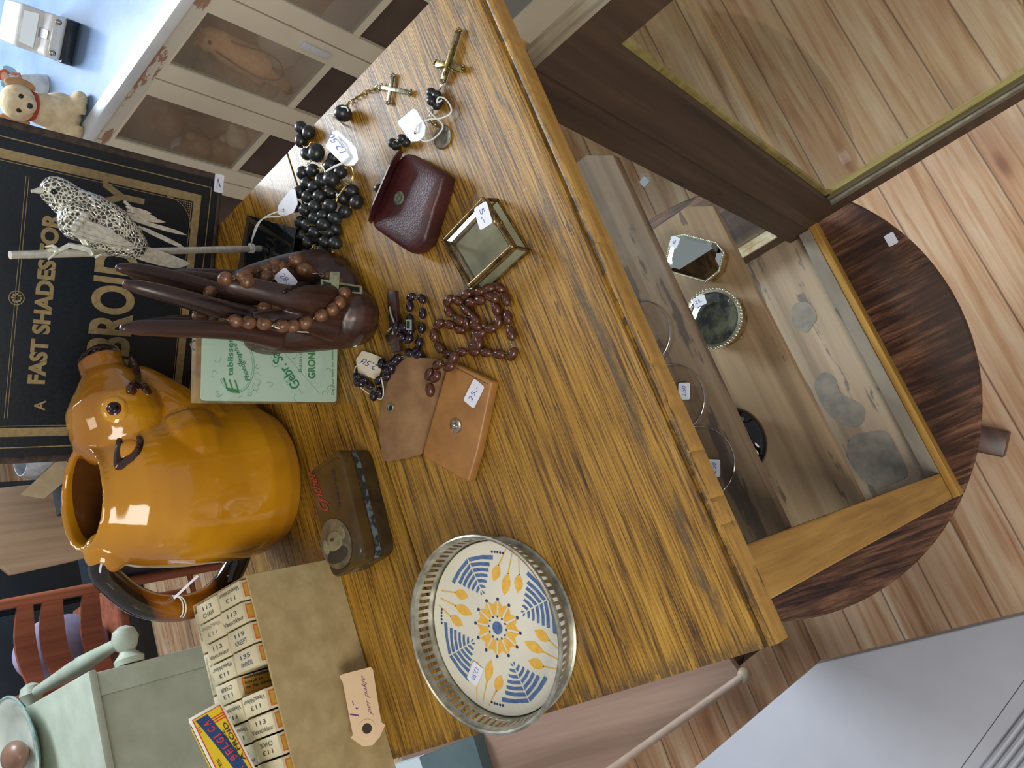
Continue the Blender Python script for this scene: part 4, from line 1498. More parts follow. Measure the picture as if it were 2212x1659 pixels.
m = MB().mat(0).ell(p + nn_ * 0.0022, (0.0046, 0.0042, 0.0026), rot=rot_)
pt.part('eye', m, pm('black_glaze', '#0c0c10', rough=0.05))
# handle
hp = [H(250, 1172, 0.664), H(226, 1196, 0.668), H(218, 1230, 0.676), H(243, 1258, 0.686), H(290, 1295, 0.696), H(345, 1312, 0.702), H(405, 1311, 0.704), H(455, 1290, 0.704), H(488, 1255, 0.702), H(512, 1214, 0.692), H(524, 1170, 0.678)]
hr = [0.009, 0.0100, 0.0105, 0.0108, 0.0112, 0.0108, 0.0100, 0.0092, 0.0085, 0.0085, 0.009]
sp = spline(hp, 5)
rr_ = []
for k in range(len(hp) - 1):
    rr_ += [hr[k] + (hr[k + 1] - hr[k]) * q / 5 for q in range(5)]
rr_.append(hr[-1])
m = MB().tube(sp, rr_, 20, flat=1.35, up=(0, 1, 0))
hc = H(375, 1250, 0.698) - PO
def handle_mat():
    t = NT('two_tone_handle_glaze')
    vm = t.n.new('ShaderNodeVectorMath')
    vm.operation = 'DISTANCE'
    t.link(t.co, vm.inputs[0])
    vm.inputs[1].default_value = hc + Vector((0.002, 0, 0.0))
    mp = t.math('ADD', vm.outputs['Value'], t.math('MULTIPLY', t.noise(t.map((30, 30, 30)), 1, 3), 0.012))
    col = t.ramp(mp, [(0.040, '#a3661a'), (0.046, '#7d4614'), (0.050, '#1c130e')])
    return t.done(col, 0.06, 0, 0.5)
pt.part('handle', m, handle_mat(), smooth=80)
# tag tied to the handle
tg = Thing('price_tag', 'white paper tag tied with string round the dark pitcher handle', 'tag', H(400, 1290, 0.66), 'white string price tags')
a, b = H(376, 1292, 0.689), H(428, 1243, 0.674)
n_ = Vector((0, 1, 0.35)).normalized()
d = (b - a)
s_ = d.cross(n_).normalized()
e_ = d.cross(Vector(ray(400, 1270))).normalized()
m = MB().obox((a + b) / 2, d / 2, e_ * 0.0011, (d.cross(e_)).normalized() * 0.007)
tg.part('paper', m, MT['paper'], smooth=0)
m = MB()
for off in (-3, 3):
    pts = [H(376 + off, 1287, 0.686), H(392 + off, 1292, 0.685), H(399 + off, 1310, 0.684), H(396 + off, 1328, 0.689), H(388 + off, 1334, 0.702), H(380 + off, 1322, 0.719), H(380 + off, 1300, 0.719), H(378 + off, 1288, 0.704)]
    m.tube(spline(pts, 4, closed=True), 0.0006, 6, closed=True)
tg.part('string', m, MT['string'])

# ------------------------------------------------------------------ carved wooden hands
hd = Thing('carved_hands', 'dark carved wooden pair of upright hands with long fingers, draped with a rosary', 'carving', (0.335, 0.475, 0))
m = MB()
def limb(path, rad, seg_=18, flat=1.0, n=5):
    m.tube(spline(path, n), [r for k in range(len(rad) - 1) for r in [rad[k] + (rad[k + 1] - rad[k]) * q / n for q in range(n)]] + [rad[-1]], seg_, flat=flat)
V_ = Vector
# left-hand carving (nearer the green card)
limb([V_((0.318, 0.468, 0.002)), V_((0.314, 0.468, 0.022)), V_((0.308, 0.474, 0.05)), V_((0.303, 0.482, 0.075)), V_((0.300, 0.488, 0.10))], [0.027, 0.029, 0.025, 0.020, 0.013], flat=1.0)
m.ell((0.310, 0.462, 0.024), (0.027, 0.032, 0.026))
m.ell((0.301, 0.490, 0.082), (0.011, 0.027, 0.030))
# right-hand carving
limb([V_((0.362, 0.478, 0.002)), V_((0.366, 0.480, 0.022)), V_((0.364, 0.484, 0.05)), V_((0.358, 0.490, 0.08)), V_((0.352, 0.496, 0.105))], [0.022, 0.025, 0.021, 0.017, 0.012])
m.ell((0.362, 0.480, 0.022), (0.023, 0.030, 0.023))
m.ell((0.354, 0.498, 0.085), (0.011, 0.026, 0.030))
m.ell((0.338, 0.470, 0.018), (0.032, 0.030, 0.0172))
def finger(pxs, ys, rads):
    pts = [H(x, y, yy) for (x, y), yy in zip(pxs, ys)]
    limb(pts, [q * 0.88 for q in rads], 14)
finger([(560, 690), (500, 675), (430, 655), (360, 635), (300, 620), (264, 612)], [0.480, 0.478, 0.478, 0.480, 0.484, 0.488], [0.012, 0.0098, 0.0086, 0.0078, 0.0065, 0.0032])
finger([(540, 650), (480, 632), (410, 612), (340, 594), (285, 582), (249, 578)], [0.500, 0.500, 0.500, 0.500, 0.500, 0.500], [0.011, 0.0092, 0.0085, 0.0080, 0.0066, 0.0030])
finger([(560, 620), (490, 612), (420, 602), (350, 597), (300, 594), (280, 593)], [0.520, 0.520, 0.520, 0.520, 0.520, 0.520], [0.010, 0.009, 0.008, 0.0072, 0.006, 0.003])
finger([(600, 606), (530, 600), (460, 596), (400, 592), (372, 590)], [0.535, 0.537, 0.538, 0.538, 0.538], [0.010, 0.0085, 0.0078, 0.006, 0.003])
finger([(600, 730), (520, 716), (440, 711), (360, 709), (300, 708), (258, 710)], [0.478, 0.474, 0.474, 0.474, 0.474, 0.474], [0.012, 0.0090, 0.0084, 0.0076, 0.0066, 0.0030])
finger([(580, 712), (500, 706), (420, 702), (350, 700), (300, 700)], [0.497, 0.497, 0.497, 0.497, 0.497], [0.010, 0.0085, 0.008, 0.0068, 0.003])
finger([(590, 702), (520, 698), (450, 696), (380, 695), (330, 695)], [0.515, 0.515, 0.515, 0.515, 0.515], [0.010, 0.0085, 0.0078, 0.0066, 0.003])
finger([(600, 694), (540, 692), (470, 690), (410, 690)], [0.530, 0.531, 0.531, 0.531], [0.009, 0.0078, 0.007, 0.003])
# thumbs
finger([(740, 655), (690, 650), (640, 645), (590, 634), (540, 622), (500, 615), (482, 616)], [0.452, 0.446, 0.444, 0.446, 0.450, 0.454, 0.456], [0.020, 0.016, 0.0125, 0.0105, 0.0098, 0.0090, 0.0060])
finger([(720, 705), (660, 692), (610, 690), (570, 688), (545, 690)], [0.458, 0.458, 0.462, 0.466, 0.470], [0.016, 0.013, 0.0105, 0.009, 0.006])
hw = wood('dark_carved_rosewood', '#1d110c', '#35201a', '#51352a', axis=2, fine=70, rough=0.36, coat=0.15, bump=0.03)
hands_mb = m
hd.part('hands', m, hw, fuse=0.0013, relax=12, smooth=80, clamp=0.0006)
htree = bvh(m, fuse=0.002, relax=3)

BEADS = {}


def bead_mesh(name, r, stretch, mat, kind='oval'):
    key = (name, r, stretch)
    if key not in BEADS:
        mb = MB()
        if kind == 'oval':
            ph = [(-1, 0.0), (-0.97, 0.30), (-0.85, 0.55), (-0.6, 0.82), (-0.3, 0.96), (0, 1.0), (0.3, 0.96), (0.6, 0.82), (0.85, 0.55), (0.97, 0.30), (1, 0.0)]
            ph = [(max(q, 0.22) if abs(zz) > 0.95 else q, zz) for zz, q in ph][1:-1]
            mb.lathe([(q * r, zz * r * stretch) for q, zz in ph], (0, 0, 0), seg=16)
        BEADS[key] = mb.mesh('bead', [mat], Vector((0, 0, 0)), smooth=60)
    return BEADS[key]


def rosary(name, label, pts, r, stretch, mat, cat='rosary', group=None, chain=None, chain_mat=None, big=(), dirs=None, gaps=(), bead_label=None):
    """pts: bead centres; the chain runs through them in order (gaps: indices after which it breaks)"""
    t = Thing(name, label, cat, pts[0] - Vector((0, 0, pts[0].z)) if pts[0].z < 0.03 else pts[0], group)
    me = bead_mesh(mat.name, r, stretch, mat)
    for k, p in enumerate(pts):
        o = bpy.data.objects.new('bead', me)
        COL.objects.link(o)
        o.parent = t.o
        o.location = p - t.org
        if dirs and k in dirs:
            d = dirs[k]
        else:
            a, b = pts[max(k - 1, 0)], pts[min(k + 1, len(pts) - 1)]
            d = b - a
        if d.length < 1e-6:
            d = Vector((1, 0, 0))
        s_ = 1.25 if k in big else 1.0
        o.scale = (s_, s_, s_)
        o.rotation_mode = 'QUATERNION'
        o.rotation_quaternion = d.to_track_quat('Z', 'Y')
    m = MB()
    run = []
    segs_ = []
    for k, p in enumerate(pts):
        run.append(p)
        if k in gaps or k == len(pts) - 1:
            segs_.append(run)
            run = []
    for run in segs_:
        if len(run) > 1:
            for a, b in zip(run[:-1], run[1:]):
                L = (b - a).length
                if L > 0.045:
                    continue
                chain_links(m, a, b, 0.00042)
    if m.v:
        t.part('chain', m, chain_mat or MT['chain'], smooth=60)
    return t


def chain_links(m, a, b, r=0.0004, link=0.0034, w_=0.0011, sag=0.0):
    d = b - a
    L = d.length
    n = max(1, int(L / link))
    t_ = d.normalized()
    s0 = t_.orthogonal().normalized()
    s1 = t_.cross(s0)
    for k in range(n):
        c = a + d * ((k + 0.5) / n)
        s = s0 if k % 2 else s1
        h = L / n * 0.62
        loop = [c + t_ * (h * math.cos(q)) + s * (w_ * math.sin(q)) for q in [2 * PI * j / 8 for j in range(8)]]
        m.tube(loop, r, 5, closed=True)


MT['chain'] = pm('dull_silver_chain', '#6f6a58', '#b0aa90', rough=0.35, metal=0.8, scale=400)
MT['brchain'] = pm('brass_chain', '#7a6636', '#b8a165', rough=0.35, metal=0.8, scale=400)
MT['bead_black'] = pm('black_wood_bead', '#16181a', '#26292a', rough=0.33, scale=120)
MT['bead_brown'] = pm('brown_wood_bead', '#4a2e1e', '#755034', rough=0.32, scale=160)
MT['bead_purple'] = pm('dark_purple_bead', '#150e1a', '#2a1c28', rough=0.16, scale=120)
MT['bead_red'] = pm('reddish_brown_bead', '#3a1b0f', '#5a321e', rough=0.22, scale=120)

# rosary draped on the hands
hb = [(432, 684), (458, 687), (508, 694), (537, 697), (570, 699), (611, 704), (633, 704), (661, 697), (695, 681), (719, 668), (734, 653), (744, 633), (733, 613), (714, 599),
      (657, 582), (641, 563), (609, 579), (596, 572), (593, 583), (577, 597), (575, 581), (541, 586), (534, 608), (528, 598), (486, 602), (454, 632)]
pts = []
for x, y in hb:
    p, n_ = hit(htree, x, y, 0.47, 0.0)
    if p.y > 0.51:
        p = H(x, y, 0.478)
    back = (Vector(CAMP) - p).normalized()
    pts.append(p + back * 0.0058)
t = rosary('rosary', 'brown wooden bead rosary draped over the carved dark hands', pts, 0.0056, 1.12, MT['bead_brown'], chain_mat=MT['brchain'], big=(14, 15))
extra, n_ = hit(htree, 572, 666, 0.465, 0.006)
o = bpy.data.objects.new('bead', bead_mesh(MT['bead_brown'].name, 0.0056, 1.12, MT['bead_brown']))
COL.objects.link(o)
o.parent = t.o
o.location = extra - t.org


def crucifix(t, A, B, L1, L2, nrm, wid, th_, mats, inlay=True, name='crucifix', flare=0.0, corpus=False):
    """A top, B foot of the upright; L1, L2 the arm tips"""
    up = (A - B).normalized()
    arm = (L2 - L1).normalized()
    nrm = Vector(nrm).normalized()
    m = MB().mat(0)
    m.obox((A + B) / 2, (A - B) / 2, up.cross(nrm).normalized() * wid / 2, nrm * th_ / 2)
    m.obox((L1 + L2) / 2, (L2 - L1) / 2, arm.cross(nrm).normalized() * wid / 2, nrm * th_ / 2 * 0.98)
    if flare:
        for P0, dd in ((A, up), (B, -up), (L1, -arm), (L2, arm)):
            sd = dd.cross(nrm).normalized()
            for q in (-1, 0, 1):
                m.ell(P0 + dd * (flare * (0.5 if q else 1.0)) + sd * q * flare, flare * 0.62, seg=8, rings=6)
    co = t.part(name, m, mats, bevel=0.0003)
    if inlay:
        m = MB().mat(1)
        cxy = (L1 + L2) / 2
        m.obox((cxy + B) / 2, (cxy - B) * 0.40, up.cross(nrm).normalized() * wid * 0.26, nrm * (th_ / 2 + 0.0003))
        m.obox((A + cxy) / 2, (A - cxy) * 0.30, up.cross(nrm).normalized() * wid * 0.26, nrm * (th_ / 2 + 0.0003))
        t.part('inlay', m, mats, parent=co, smooth=0)
    if corpus:
        m = MB()
        c = (L1 + L2) / 2 + nrm * (th_ / 2 + 0.001)
        m.tube([c + up * 0.004, c - up * 0.004, c - up * 0.012, c - up * 0.018], [0.0014, 0.0022, 0.0016, 0.001], 8)
        m.tube([c - arm * wid * 1.8 + up * 0.003, c + up * 0.001, c + arm * wid * 1.8 + up * 0.003], 0.0009, 6)
        m.ell(c + up * 0.006, 0.0019, seg=8, rings=6)
        t.part('corpus', m, mats[0], parent=co)
    return co


cm = [pm('pale_green_brass', '#8f9672', '#b9bd97', rough=0.35, metal=0.6, scale=200), pm('black_inlay', '#16201e', rough=0.3)]
y_ = 0.437
crucifix(t, H(693, 613, 0.444), H(783, 628, 0.432), H(724, 588, y_), H(719, 652, y_), (0, -0.75, 0.66), 0.0085, 0.0022, cm)
m = MB()
pp = [hit(htree, x, y, 0.46, 0.0016)[0] for x, y in ((612, 632), (630, 624), (650, 617), (672, 613))] + [H(693, 613, 0.444)]
for a, b in zip(pp[:-1], pp[1:]):
    chain_links(m, a, b, 0.0006, 0.003, 0.0014)
t.part('pendant_chain', m, pm('black_chain', '#2c2620', rough=0.4, metal=0.6))
# small sticker and film wrapped between the palms
m = MB()
p, n_ = hit(htree, 617, 604, 0.47, 0.002)
c = H(617, 604, p.y - 0.007)
xd = (H(630, 604, c.y) - H(608, 604, c.y)).normalized()
n_ = (Vector(CAMP) - c).normalized()
xd = (H(626, 614, c.y) - H(608, 594, c.y)).normalized()
yd = n_.cross(xd).normalized()
sticker(m, c, xd * 0.0085, yd * 0.0068, '28,-')
hd.part('price_sticker', m, STK, label='white sticker above the crossed thumbs')
# tag hanging from the hands
P5 = [(700, 707), (748, 708), (773, 749), (726, 749), (697, 726)]
c0 = G(735, 728, 0.022)
nrm = Vector((0.1, -0.55, 0.83)).normalized()
pts5 = [PL(x, y, c0, nrm) for x, y in P5]
tg = Thing('price_tag', 'blank white tag hanging beside the green photographer card', 'tag', c0, 'white string price tags')
m = MB().prism(smooth_outline(pts5, r=0.14), nrm * 0.0005)
tg.part('paper', m, MT['paper'], smooth=0)
m = MB()
sp = [hit(htree, 565, 688, 0.46, 0.007)[0], hit(htree, 556, 697, 0.46, 0.007)[0], hit(htree, 562, 712, 0.46, 0.004)[0], hit(htree, 590, 698, 0.46, 0.004)[0], H(598, 708, 0.455), H(640, 716, 0.458), H(680, 718, 0.462), pts5[4] + (pts5[1] - pts5[4]) * 0.2 + nrm * 0.0007]
m.tube(spline(sp, 5), 0.0006, 6)
tg.part('string', m, MT['string'])
# ------------------------------------------------------------------ rosaries lying on the top board
def crop(ox, oy, s, lst):
    return [(ox + x * s, oy + y * s) for x, y in lst]


# reddish-brown rosary
L1 = crop(740, 560, 0.18569, [(1590, 345), (1480, 350), (1455, 390), (1520, 365), (1700, 345), (1820, 340), (1900, 465), (1925, 685), (1968, 865)])
L1 = crop(740, 560, 0.18569, [(1445, 410), (1530, 360), (1590, 375), (1700, 340), (1820, 335), (1900, 465), (1925, 680), (1965, 865), (1975, 1105), (1825, 1105), (1665, 1085), (1535, 1075), (1380, 1080), (1235, 1105),
                              (1130, 1025), (1070, 880), (1125, 755), (1245, 760), (1370, 820), (1445, 755), (1355, 705), (1240, 610), (1235, 480), (1340, 480), (1445, 595), (1545, 690), (1555, 770), (1725, 805),
                              (1815, 730), (1795, 580), (1745, 445), (1600, 480), (1490, 500)])
zs_ = [0.0045] * len(L1)
for k in (2, 3, 30, 31):
    zs_[k] = 0.010
for k in (25, 26, 20):
    zs_[k] = 0.009
pts = [G(x, y, z) for (x, y), z in zip(L1, zs_)]
r1 = rosary('rosary', 'reddish-brown oval bead rosary, its tail trailing over the tan pouch', pts, 0.0041, 1.5, MT['bead_red'], chain_mat=MT['chain'], gaps=(32,))
tail = crop(740, 560, 0.18569, [(1600, 870), (1545, 900), (1590, 980), (1530, 1010)])
tail2 = crop(740, 560, 0.18569, [(1290, 1150), (1240, 1250), (1110, 1225), (1080, 1370), (1010, 1340), (1020, 1520)])
m = MB()
for lst, z0 in ((tail, 0.006), (tail2, 0.0165)):
    pp = [G(x, y, z0 if not (z0 > 0.01 and k == 5) else 0.015) for k, (x, y) in enumerate(lst)]
    for k, p in enumerate(pp):
        o = bpy.data.objects.new('bead', bead_mesh(MT['bead_red'].name, 0.0041, 1.5, MT['bead_red']))
        COL.objects.link(o)
        o.parent = r1.o
        o.location = p - r1.org
        d = pp[min(k + 1, len(pp) - 1)] - pp[max(k - 1, 0)]
        o.rotation_mode = 'QUATERNION'
        o.rotation_quaternion = d.to_track_quat('Z', 'Y')
    for a, b in zip(pp[:-1], pp[1:]):
        chain_links(m, a, b)
r1.part('chain', m, MT['chain'])

# dark purple rosary with wooden crucifix
L2_ = crop(740, 560, 0.18569, [(700, 790), (620, 790), (690, 900), (770, 930), (790, 830), (785, 700), (785, 550), (800, 440), (925, 460), (935, 630), (925, 800), (890, 975), (850, 1075), (780, 1085), (885, 1110), (640, 1150),
                               (600, 1195), (520, 1230), (455, 1210), (500, 1290), (570, 1280), (515, 1370), (420, 1410), (360, 1590), (430, 1540), (310, 1470), (250, 1400), (200, 1440), (170, 1360), (170, 1430)])
ZZ = [0.012, 0.012, 0.011, 0.010, 0.008, 0.005, 0.0048, 0.0045] + [0.0042] * 5 + [0.006, 0.006, 0.008, 0.010, 0.010, 0.009, 0.012, 0.009, 0.008, 0.007, 0.0045, 0.0045, 0.0045, 0.006, 0.0045, 0.009, 0.0045]
pts = [G(x, y, z) for (x, y), z in zip(L2_, ZZ)]
r2 = rosary('rosary', 'dark purple bead rosary with a wooden crucifix, beside the tan pouch flap', pts, 0.0037, 1.35, MT['bead_purple'])
crx = [pm('dark_crucifix_wood', '#251a17', '#3e2a25', rough=0.3, scale=80), MT['black_ink']]
crucifix(r2, G(858, 760, 0.006), G(848, 630, 0.007), G(838, 736, 0.0068), G(893, 700, 0.0068), (0, 0, 1), 0.0105, 0.0045, crx, inlay=False)
m = MB()
m.tube(spline([G(842, 663, 0.0105), G(845, 680, 0.0112), G(852, 700, 0.0112), G(848, 722, 0.0108)], 4), 0.0011, 6)
m.tube(spline([G(838, 715, 0.0108), G(848, 706, 0.0112), G(862, 700, 0.0108)], 4), 0.0009, 6)
r2.part('corpus', m, pm('white_metal', '#b9b7ad', rough=0.3, metal=0.9))
m = MB()
g_ = [pm('green_enamel_plate', '#7d9280', rough=0.4), MT['black_ink']]
c = G(883, 702, 0.015)
u_ = (G(883, 712, 0.015) - c).normalized()
v_ = (G(890, 702, 0.015) - c).normalized()
m.mat(0).obox(c, u_ * 0.0045, v_ * 0.003, (0, 0, 0.0006))
m.mat(1).obox(c, u_ * 0.003, v_ * 0.0018, (0, 0, 0.0008))
r2.part('medal', m, g_, smooth=0)
# cream tag with scrawled price
def tag_shape(px_list, z, name, label, group='white string price tags', mat=None, r=0.14, hole=None, text=None, tdirs=None):
    c_ = sum((G(x, y, z) for x, y in px_list), Vector()) / len(px_list)
    t_ = Thing(name, label, 'tag', Vector((c_.x, c_.y, z)), group)
    pts_ = smooth_outline([G(x, y, z) for x, y in px_list], r=r)
    m_ = MB().prism(pts_, (0, 0, 0.0005))
    t_.part('paper', m_, mat or MT['paper'], smooth=0)
    if hole:
        t_.part('eyelet', MB().lathe([(0.0014, 0.0005), (0.0014, 0.00075)], G(hole[0], hole[1], z), seg=14), pm('tag_hole_' + str(len(bpy.data.materials)), '#4a332c', rough=0.9), smooth=0)
    if text:
        m_ = MB()
        for s_, p0, p1, pu in text:
            o_ = G(*p0, z + 0.0006)
            m_.text(s_, o_, G(*p1, z + 0.0006) - o_, G(*pu, z + 0.0006) - o_, bold=-0.01, shear=0.15)
        t_.part('handwriting', m_, MT['ink'], smooth=0)
    return t_


cream_tag = pm('cream_tag_card', '#d8cdb6', rough=0.7)
tg = tag_shape([(783, 758), (800, 762), (829, 774), (818, 822), (775, 806), (770, 776)], 0.0030, 'price_tag', 'cream tag with scrawled 2.50 beside the green card and purple beads', mat=cream_tag, hole=(784, 783),
               text=[('2,50', (820, 788), (789, 772), (813, 802))])
m = MB().tube(spline([G(784, 783, 0.0045), G(768, 793, 0.002), G(767, 815, 0.0012), G(778, 835, 0.0012), G(800, 852, 0.0015), G(824, 862, 0.004), G(828, 840, 0.012), G(823, 815, 0.010)], 5), 0.0006, 6)
tg.part('string', m, MT['string'])

# black rosary heap
LB = crop(600, 220, 0.22912, [(218, 240), (290, 288), (218, 365), (275, 490), (365, 480), (235, 670), (330, 645), (490, 600), (530, 530), (410, 735), (505, 730), (275, 765), (345, 800), (590, 665), (205, 850), (285, 895), (395, 890), (500, 860),
                              (700, 840), (745, 945), (635, 1035), (540, 1095), (495, 975), (165, 985), (260, 1020), (350, 985), (610, 900), (430, 1070), (350, 1095), (215, 1135), (280, 1160), (435, 1155), (545, 1200), (480, 1230), (350, 1230), (240, 1255), (545, 1330),
                              (450, 1320), (380, 1280), (290, 1320), (420, 1410), (270, 1440), (330, 1480), (440, 1510)])
ZB_ = []
for k, (x, y) in enumerate(LB):
    inside = min(1.0, max(0.0, 1 - abs((y - 450) / 130)))
    ZB_.append(0.0058 + 0.012 * inside * (0.5 + 0.5 * math.sin(k * 2.1)))
for k in (0, 1, 2, 3, 4, 18, 19, 43):
    ZB_[k] = 0.006
for k in (4, 10, 31, 36):
    ZB_[k] = 0.016
pts = [G(x, y, z) for (x, y), z in zip(LB, ZB_)]
r3 = rosary('rosary', 'heap of large black beads on brassy chain, beside the dark glass base', pts, 0.0063, 1.12, MT['bead_black'], chain_mat=MT['brchain'], big=(4, 10))
m = MB()
big1 = G(741, 245, 0.0085)
o = bpy.data.objects.new('bead', bead_mesh(MT['bead_black'].name, 0.0063, 1.12, MT['bead_black']))
COL.objects.link(o)
o.parent = r3.o
o.location = big1 - r3.org
o.scale = (1.25,) * 3
ch = [G(x, y, 0.0018) for x, y in crop(600, 0, 0.29385, [(530, 745), (560, 720), (600, 700), (650, 670), (690, 660), (750, 635)])]
ch = [big1] + ch
for a, b in zip(ch[:-1], ch[1:]):
    chain_links(m, a, b, 0.0006, 0.0042, 0.0016)
loose_runs = ([(640, 620), (700, 620), (720, 680), (690, 760), (640, 745), (600, 780), (560, 800), (500, 780)], [(600, 740), (640, 790), (600, 850), (560, 900), (555, 940)], [(310, 1390), (350, 1350), (350, 1420), (375, 1480)], [(520, 1390), (510, 1450), (545, 1500), (520, 1560)], [(270, 430), (340, 390)], [(400, 560), (430, 620), (450, 660)])
r3.part('pendant_chain', m, MT['brchain'])
for lst in loose_runs:
    m = MB()
    pp = [G(x, y, 0.013) for x, y in crop(600, 220, 0.22912, lst)]
    for a, b in zip(pp[:-1], pp[1:]):
        chain_links(m, a, b, 0.0006, 0.0048, 0.0018)
    r3.part('loose_chain', m, MT['brchain'])
cs_ = crop(600, 0, 0.29385, [(850, 555), (815, 750), (765, 640), (965, 680)])
cmet = [pm('oxidised_silver', '#5a5444', '#a39b82', rough=0.35, metal=0.85, scale=300), MT['black_ink']]
crucifix(r3, G(*cs_[2], 0.0022), G(942, 692, 0.0022) if False else G(884, 200, 0.0022), G(848, 166, 0.0022), G(839, 219, 0.0022), (0, 0, 1), 0.0040, 0.0018, cmet, inlay=False, flare=0.0022, corpus=False)

# tag 12.50 on its string
tg = tag_shape([(721, 283), (729, 281), (770, 318), (775, 345), (765, 358), (745, 358), (703, 317)], 0.0245, 'price_tag', 'white tag reading 12.50 lying over the black bead heap', hole=(757, 338),
               text=[('12,50', (752, 326), (721, 287), (739, 337))])
m = MB().tube(spline([G(757, 338, 0.0258), G(748, 325, 0.0262), G(733, 300, 0.0258), G(714, 262, 0.014), G(706, 250, 0.003), G(712, 246, 0.007), G(725, 243, 0.010), G(735, 232, 0.014), G(748, 232, 0.014), G(752, 240, 0.012)], 5), 0.0007, 6)
m.tube(spline([G(757, 338, 0.0258), G(740, 352, 0.0262), G(722, 360, 0.024), G(705, 370, 0.020)], 5), 0.0010, 6)
m.tube(spline([G(718, 253, 0.0015), G(738, 268, 0.0015), G(752, 288, 0.018), G(762, 312, 0.0255)], 5), 0.0007, 6)
tg.part('string', m, MT['string'])

# small black rosary with the large brass crucifix and medal
LS = crop(900, 40, 0.17486, [(180, 915), (250, 950), (180, 1015), (275, 1015), (250, 1070)])
pts = [G(x, y, z) for (x, y), z in zip(LS, (0.006, 0.005, 0.0085, 0.0045, 0.0042))]
pts += [G(848, 309, 0.006), G(868, 300, 0.008), G(877, 308, 0.005), G(855, 315, 0.004)]
r4 = rosary('rosary', 'small black bead rosary with ornate brass crucifix and round medal near the front corner', pts, 0.0042, 1.05, MT['bead_black'], gaps=(4,))
brs = [pm('antique_brass', '#4d4124', '#9a8a58', rough=0.34, metal=0.9, scale=350), pm('crucifix_inlay', '#3b3426', rough=0.5)]
co = crucifix(r4, G(958, 172, 0.003), G(990, 68, 0.003), G(942, 137, 0.003), G(998, 148, 0.003), (0, 0, 1), 0.0056, 0.0022, brs, inlay=True, flare=0.0022)
m = MB()
upv = (G(958, 172, 0.005) - G(990, 68, 0.005)).normalized()
armv = (G(998, 148, 0.005) - G(942, 137, 0.005)).normalized()
c = G(966, 140, 0.0052)
m.tube([c + upv * 0.006, c, c - upv * 0.012, c - upv * 0.020], [0.0008, 0.0016, 0.0012, 0.0007], 8)
m.tube([c - armv * 0.011 + upv * 0.004, c + upv * 0.001, c + armv * 0.011 + upv * 0.004], 0.0007, 6)
m.ell(c + upv * 0.007, 0.0015, seg=8, rings=6)
r4.part('corpus', m, brs[0], parent=co)
m = MB()
pp = [G(956, 176, 0.003), G(951, 192, 0.003), G(942, 208, 0.005)]
for a, b in zip(pp[:-1], pp[1:]):
    chain_links(m, a, b, 0.0007, 0.004, 0.0018)
pp = [G(938, 230, 0.0035), G(930, 245, 0.0025), G(925, 262, 0.002), G(940, 270, 0.002), G(948, 278, 0.002)]
for a, b in zip(pp[:-1], pp[1:]):
    chain_links(m, a, b, 0.0006, 0.0034, 0.0014)
r4.part('loose_chain', m, MT['chain'])
md = G(957, 297, 0.0003)
r4.part('medal', MB().lathe([(0.0098, 0), (0.0103, 0.0006), (0.0098, 0.0014), (0.0088, 0.0011), (0.002, 0.0013)], md, seg=36), pm('worn_grey_medal', '#5a564b', '#827c6c', rough=0.4, metal=0.6, scale=250))
tg = tag_shape([(893, 235), (900, 237), (920, 272), (918, 292), (906, 305), (888, 306), (858, 264)], 0.012, 'price_tag', 'blank white tag beside the brass crucifix, over the corner of the burgundy purse', hole=(898, 287))
m = MB().tube(spline([G(898, 287, 0.0135), G(902, 272, 0.0135), G(925, 258, 0.010), G(950, 256, 0.006), G(972, 246, 0.004), G(974, 232, 0.004), G(962, 214, 0.006), G(948, 210, 0.010), G(944, 222, 0.010), G(955, 216, 0.008)], 5), 0.0007, 6)
m.tube(spline([G(922, 232, 0.006), G(936, 250, 0.006), G(955, 268, 0.004), G(953, 282, 0.004), G(935, 300, 0.005), G(915, 305, 0.010), G(905, 296, 0.012)], 5), 0.0007, 6)
tg.part('string', m, MT['string'])

# ------------------------------------------------------------------ manila tag leaning on the cardboard box
P6 = [(733, 1461), (738, 1457), (800, 1441), (805, 1446), (823, 1560), (832, 1566), (820, 1592), (804, 1610), (783, 1612), (757, 1594), (762, 1588), (740, 1475)]
yb = 0.5915
nn = Vector((0, -1, 0.42)).normalized()
base_p = G(830, 1590, 0.001)
pl0 = H(760, 1530, 0.584)
ptsm = [PL(x, y, pl0, nn) for x, y in P6]
man = pm('manila_card', '#d2b48c', '#dcc19c', rough=0.7, scale=30)
tg = Thing('price_tag', 'manila luggage tag with handwriting leaning on the cardboard box', 'tag', Vector((ptsm[0].x, ptsm[0].y, 0)))
m = MB().prism(ptsm, nn * 0.0007)
tg.part('card', m, man, smooth=0)
hc_ = PL(792, 1574, pl0, nn) + nn * 0.0007
m = MB().lathe([(0.0075, 0), (0.0075, 0.0004)], hc_, seg=24, axis=nn)
tg.part('reinforcing_ring', m, man, smooth=0)
m = MB().lathe([(0.0042, 0.0004), (0.0042, 0.0006)], hc_, seg=20, axis=nn)
tg.part('string_hole', m, pm('shadowed_hole', '#3a3020', rough=0.9), smooth=0)
m = MB()
def mt(s_, p0, p1, pu):
    o_ = PL(*p0, pl0, nn) + nn * 0.0008
    m.text(s_, o_, PL(*p1, pl0, nn) + nn * 0.0008 - o_, PL(*pu, pl0, nn) + nn * 0.0008 - o_, bold=-0.012, shear=0.15)
mt('1,-', (778, 1548), (770, 1516), (757, 1550))
mt('per pakje', (806, 1545), (790, 1466), (794, 1548))
tg.part('handwriting', m, pm('purple_ink', '#6b3a72', rough=0.6), smooth=0)

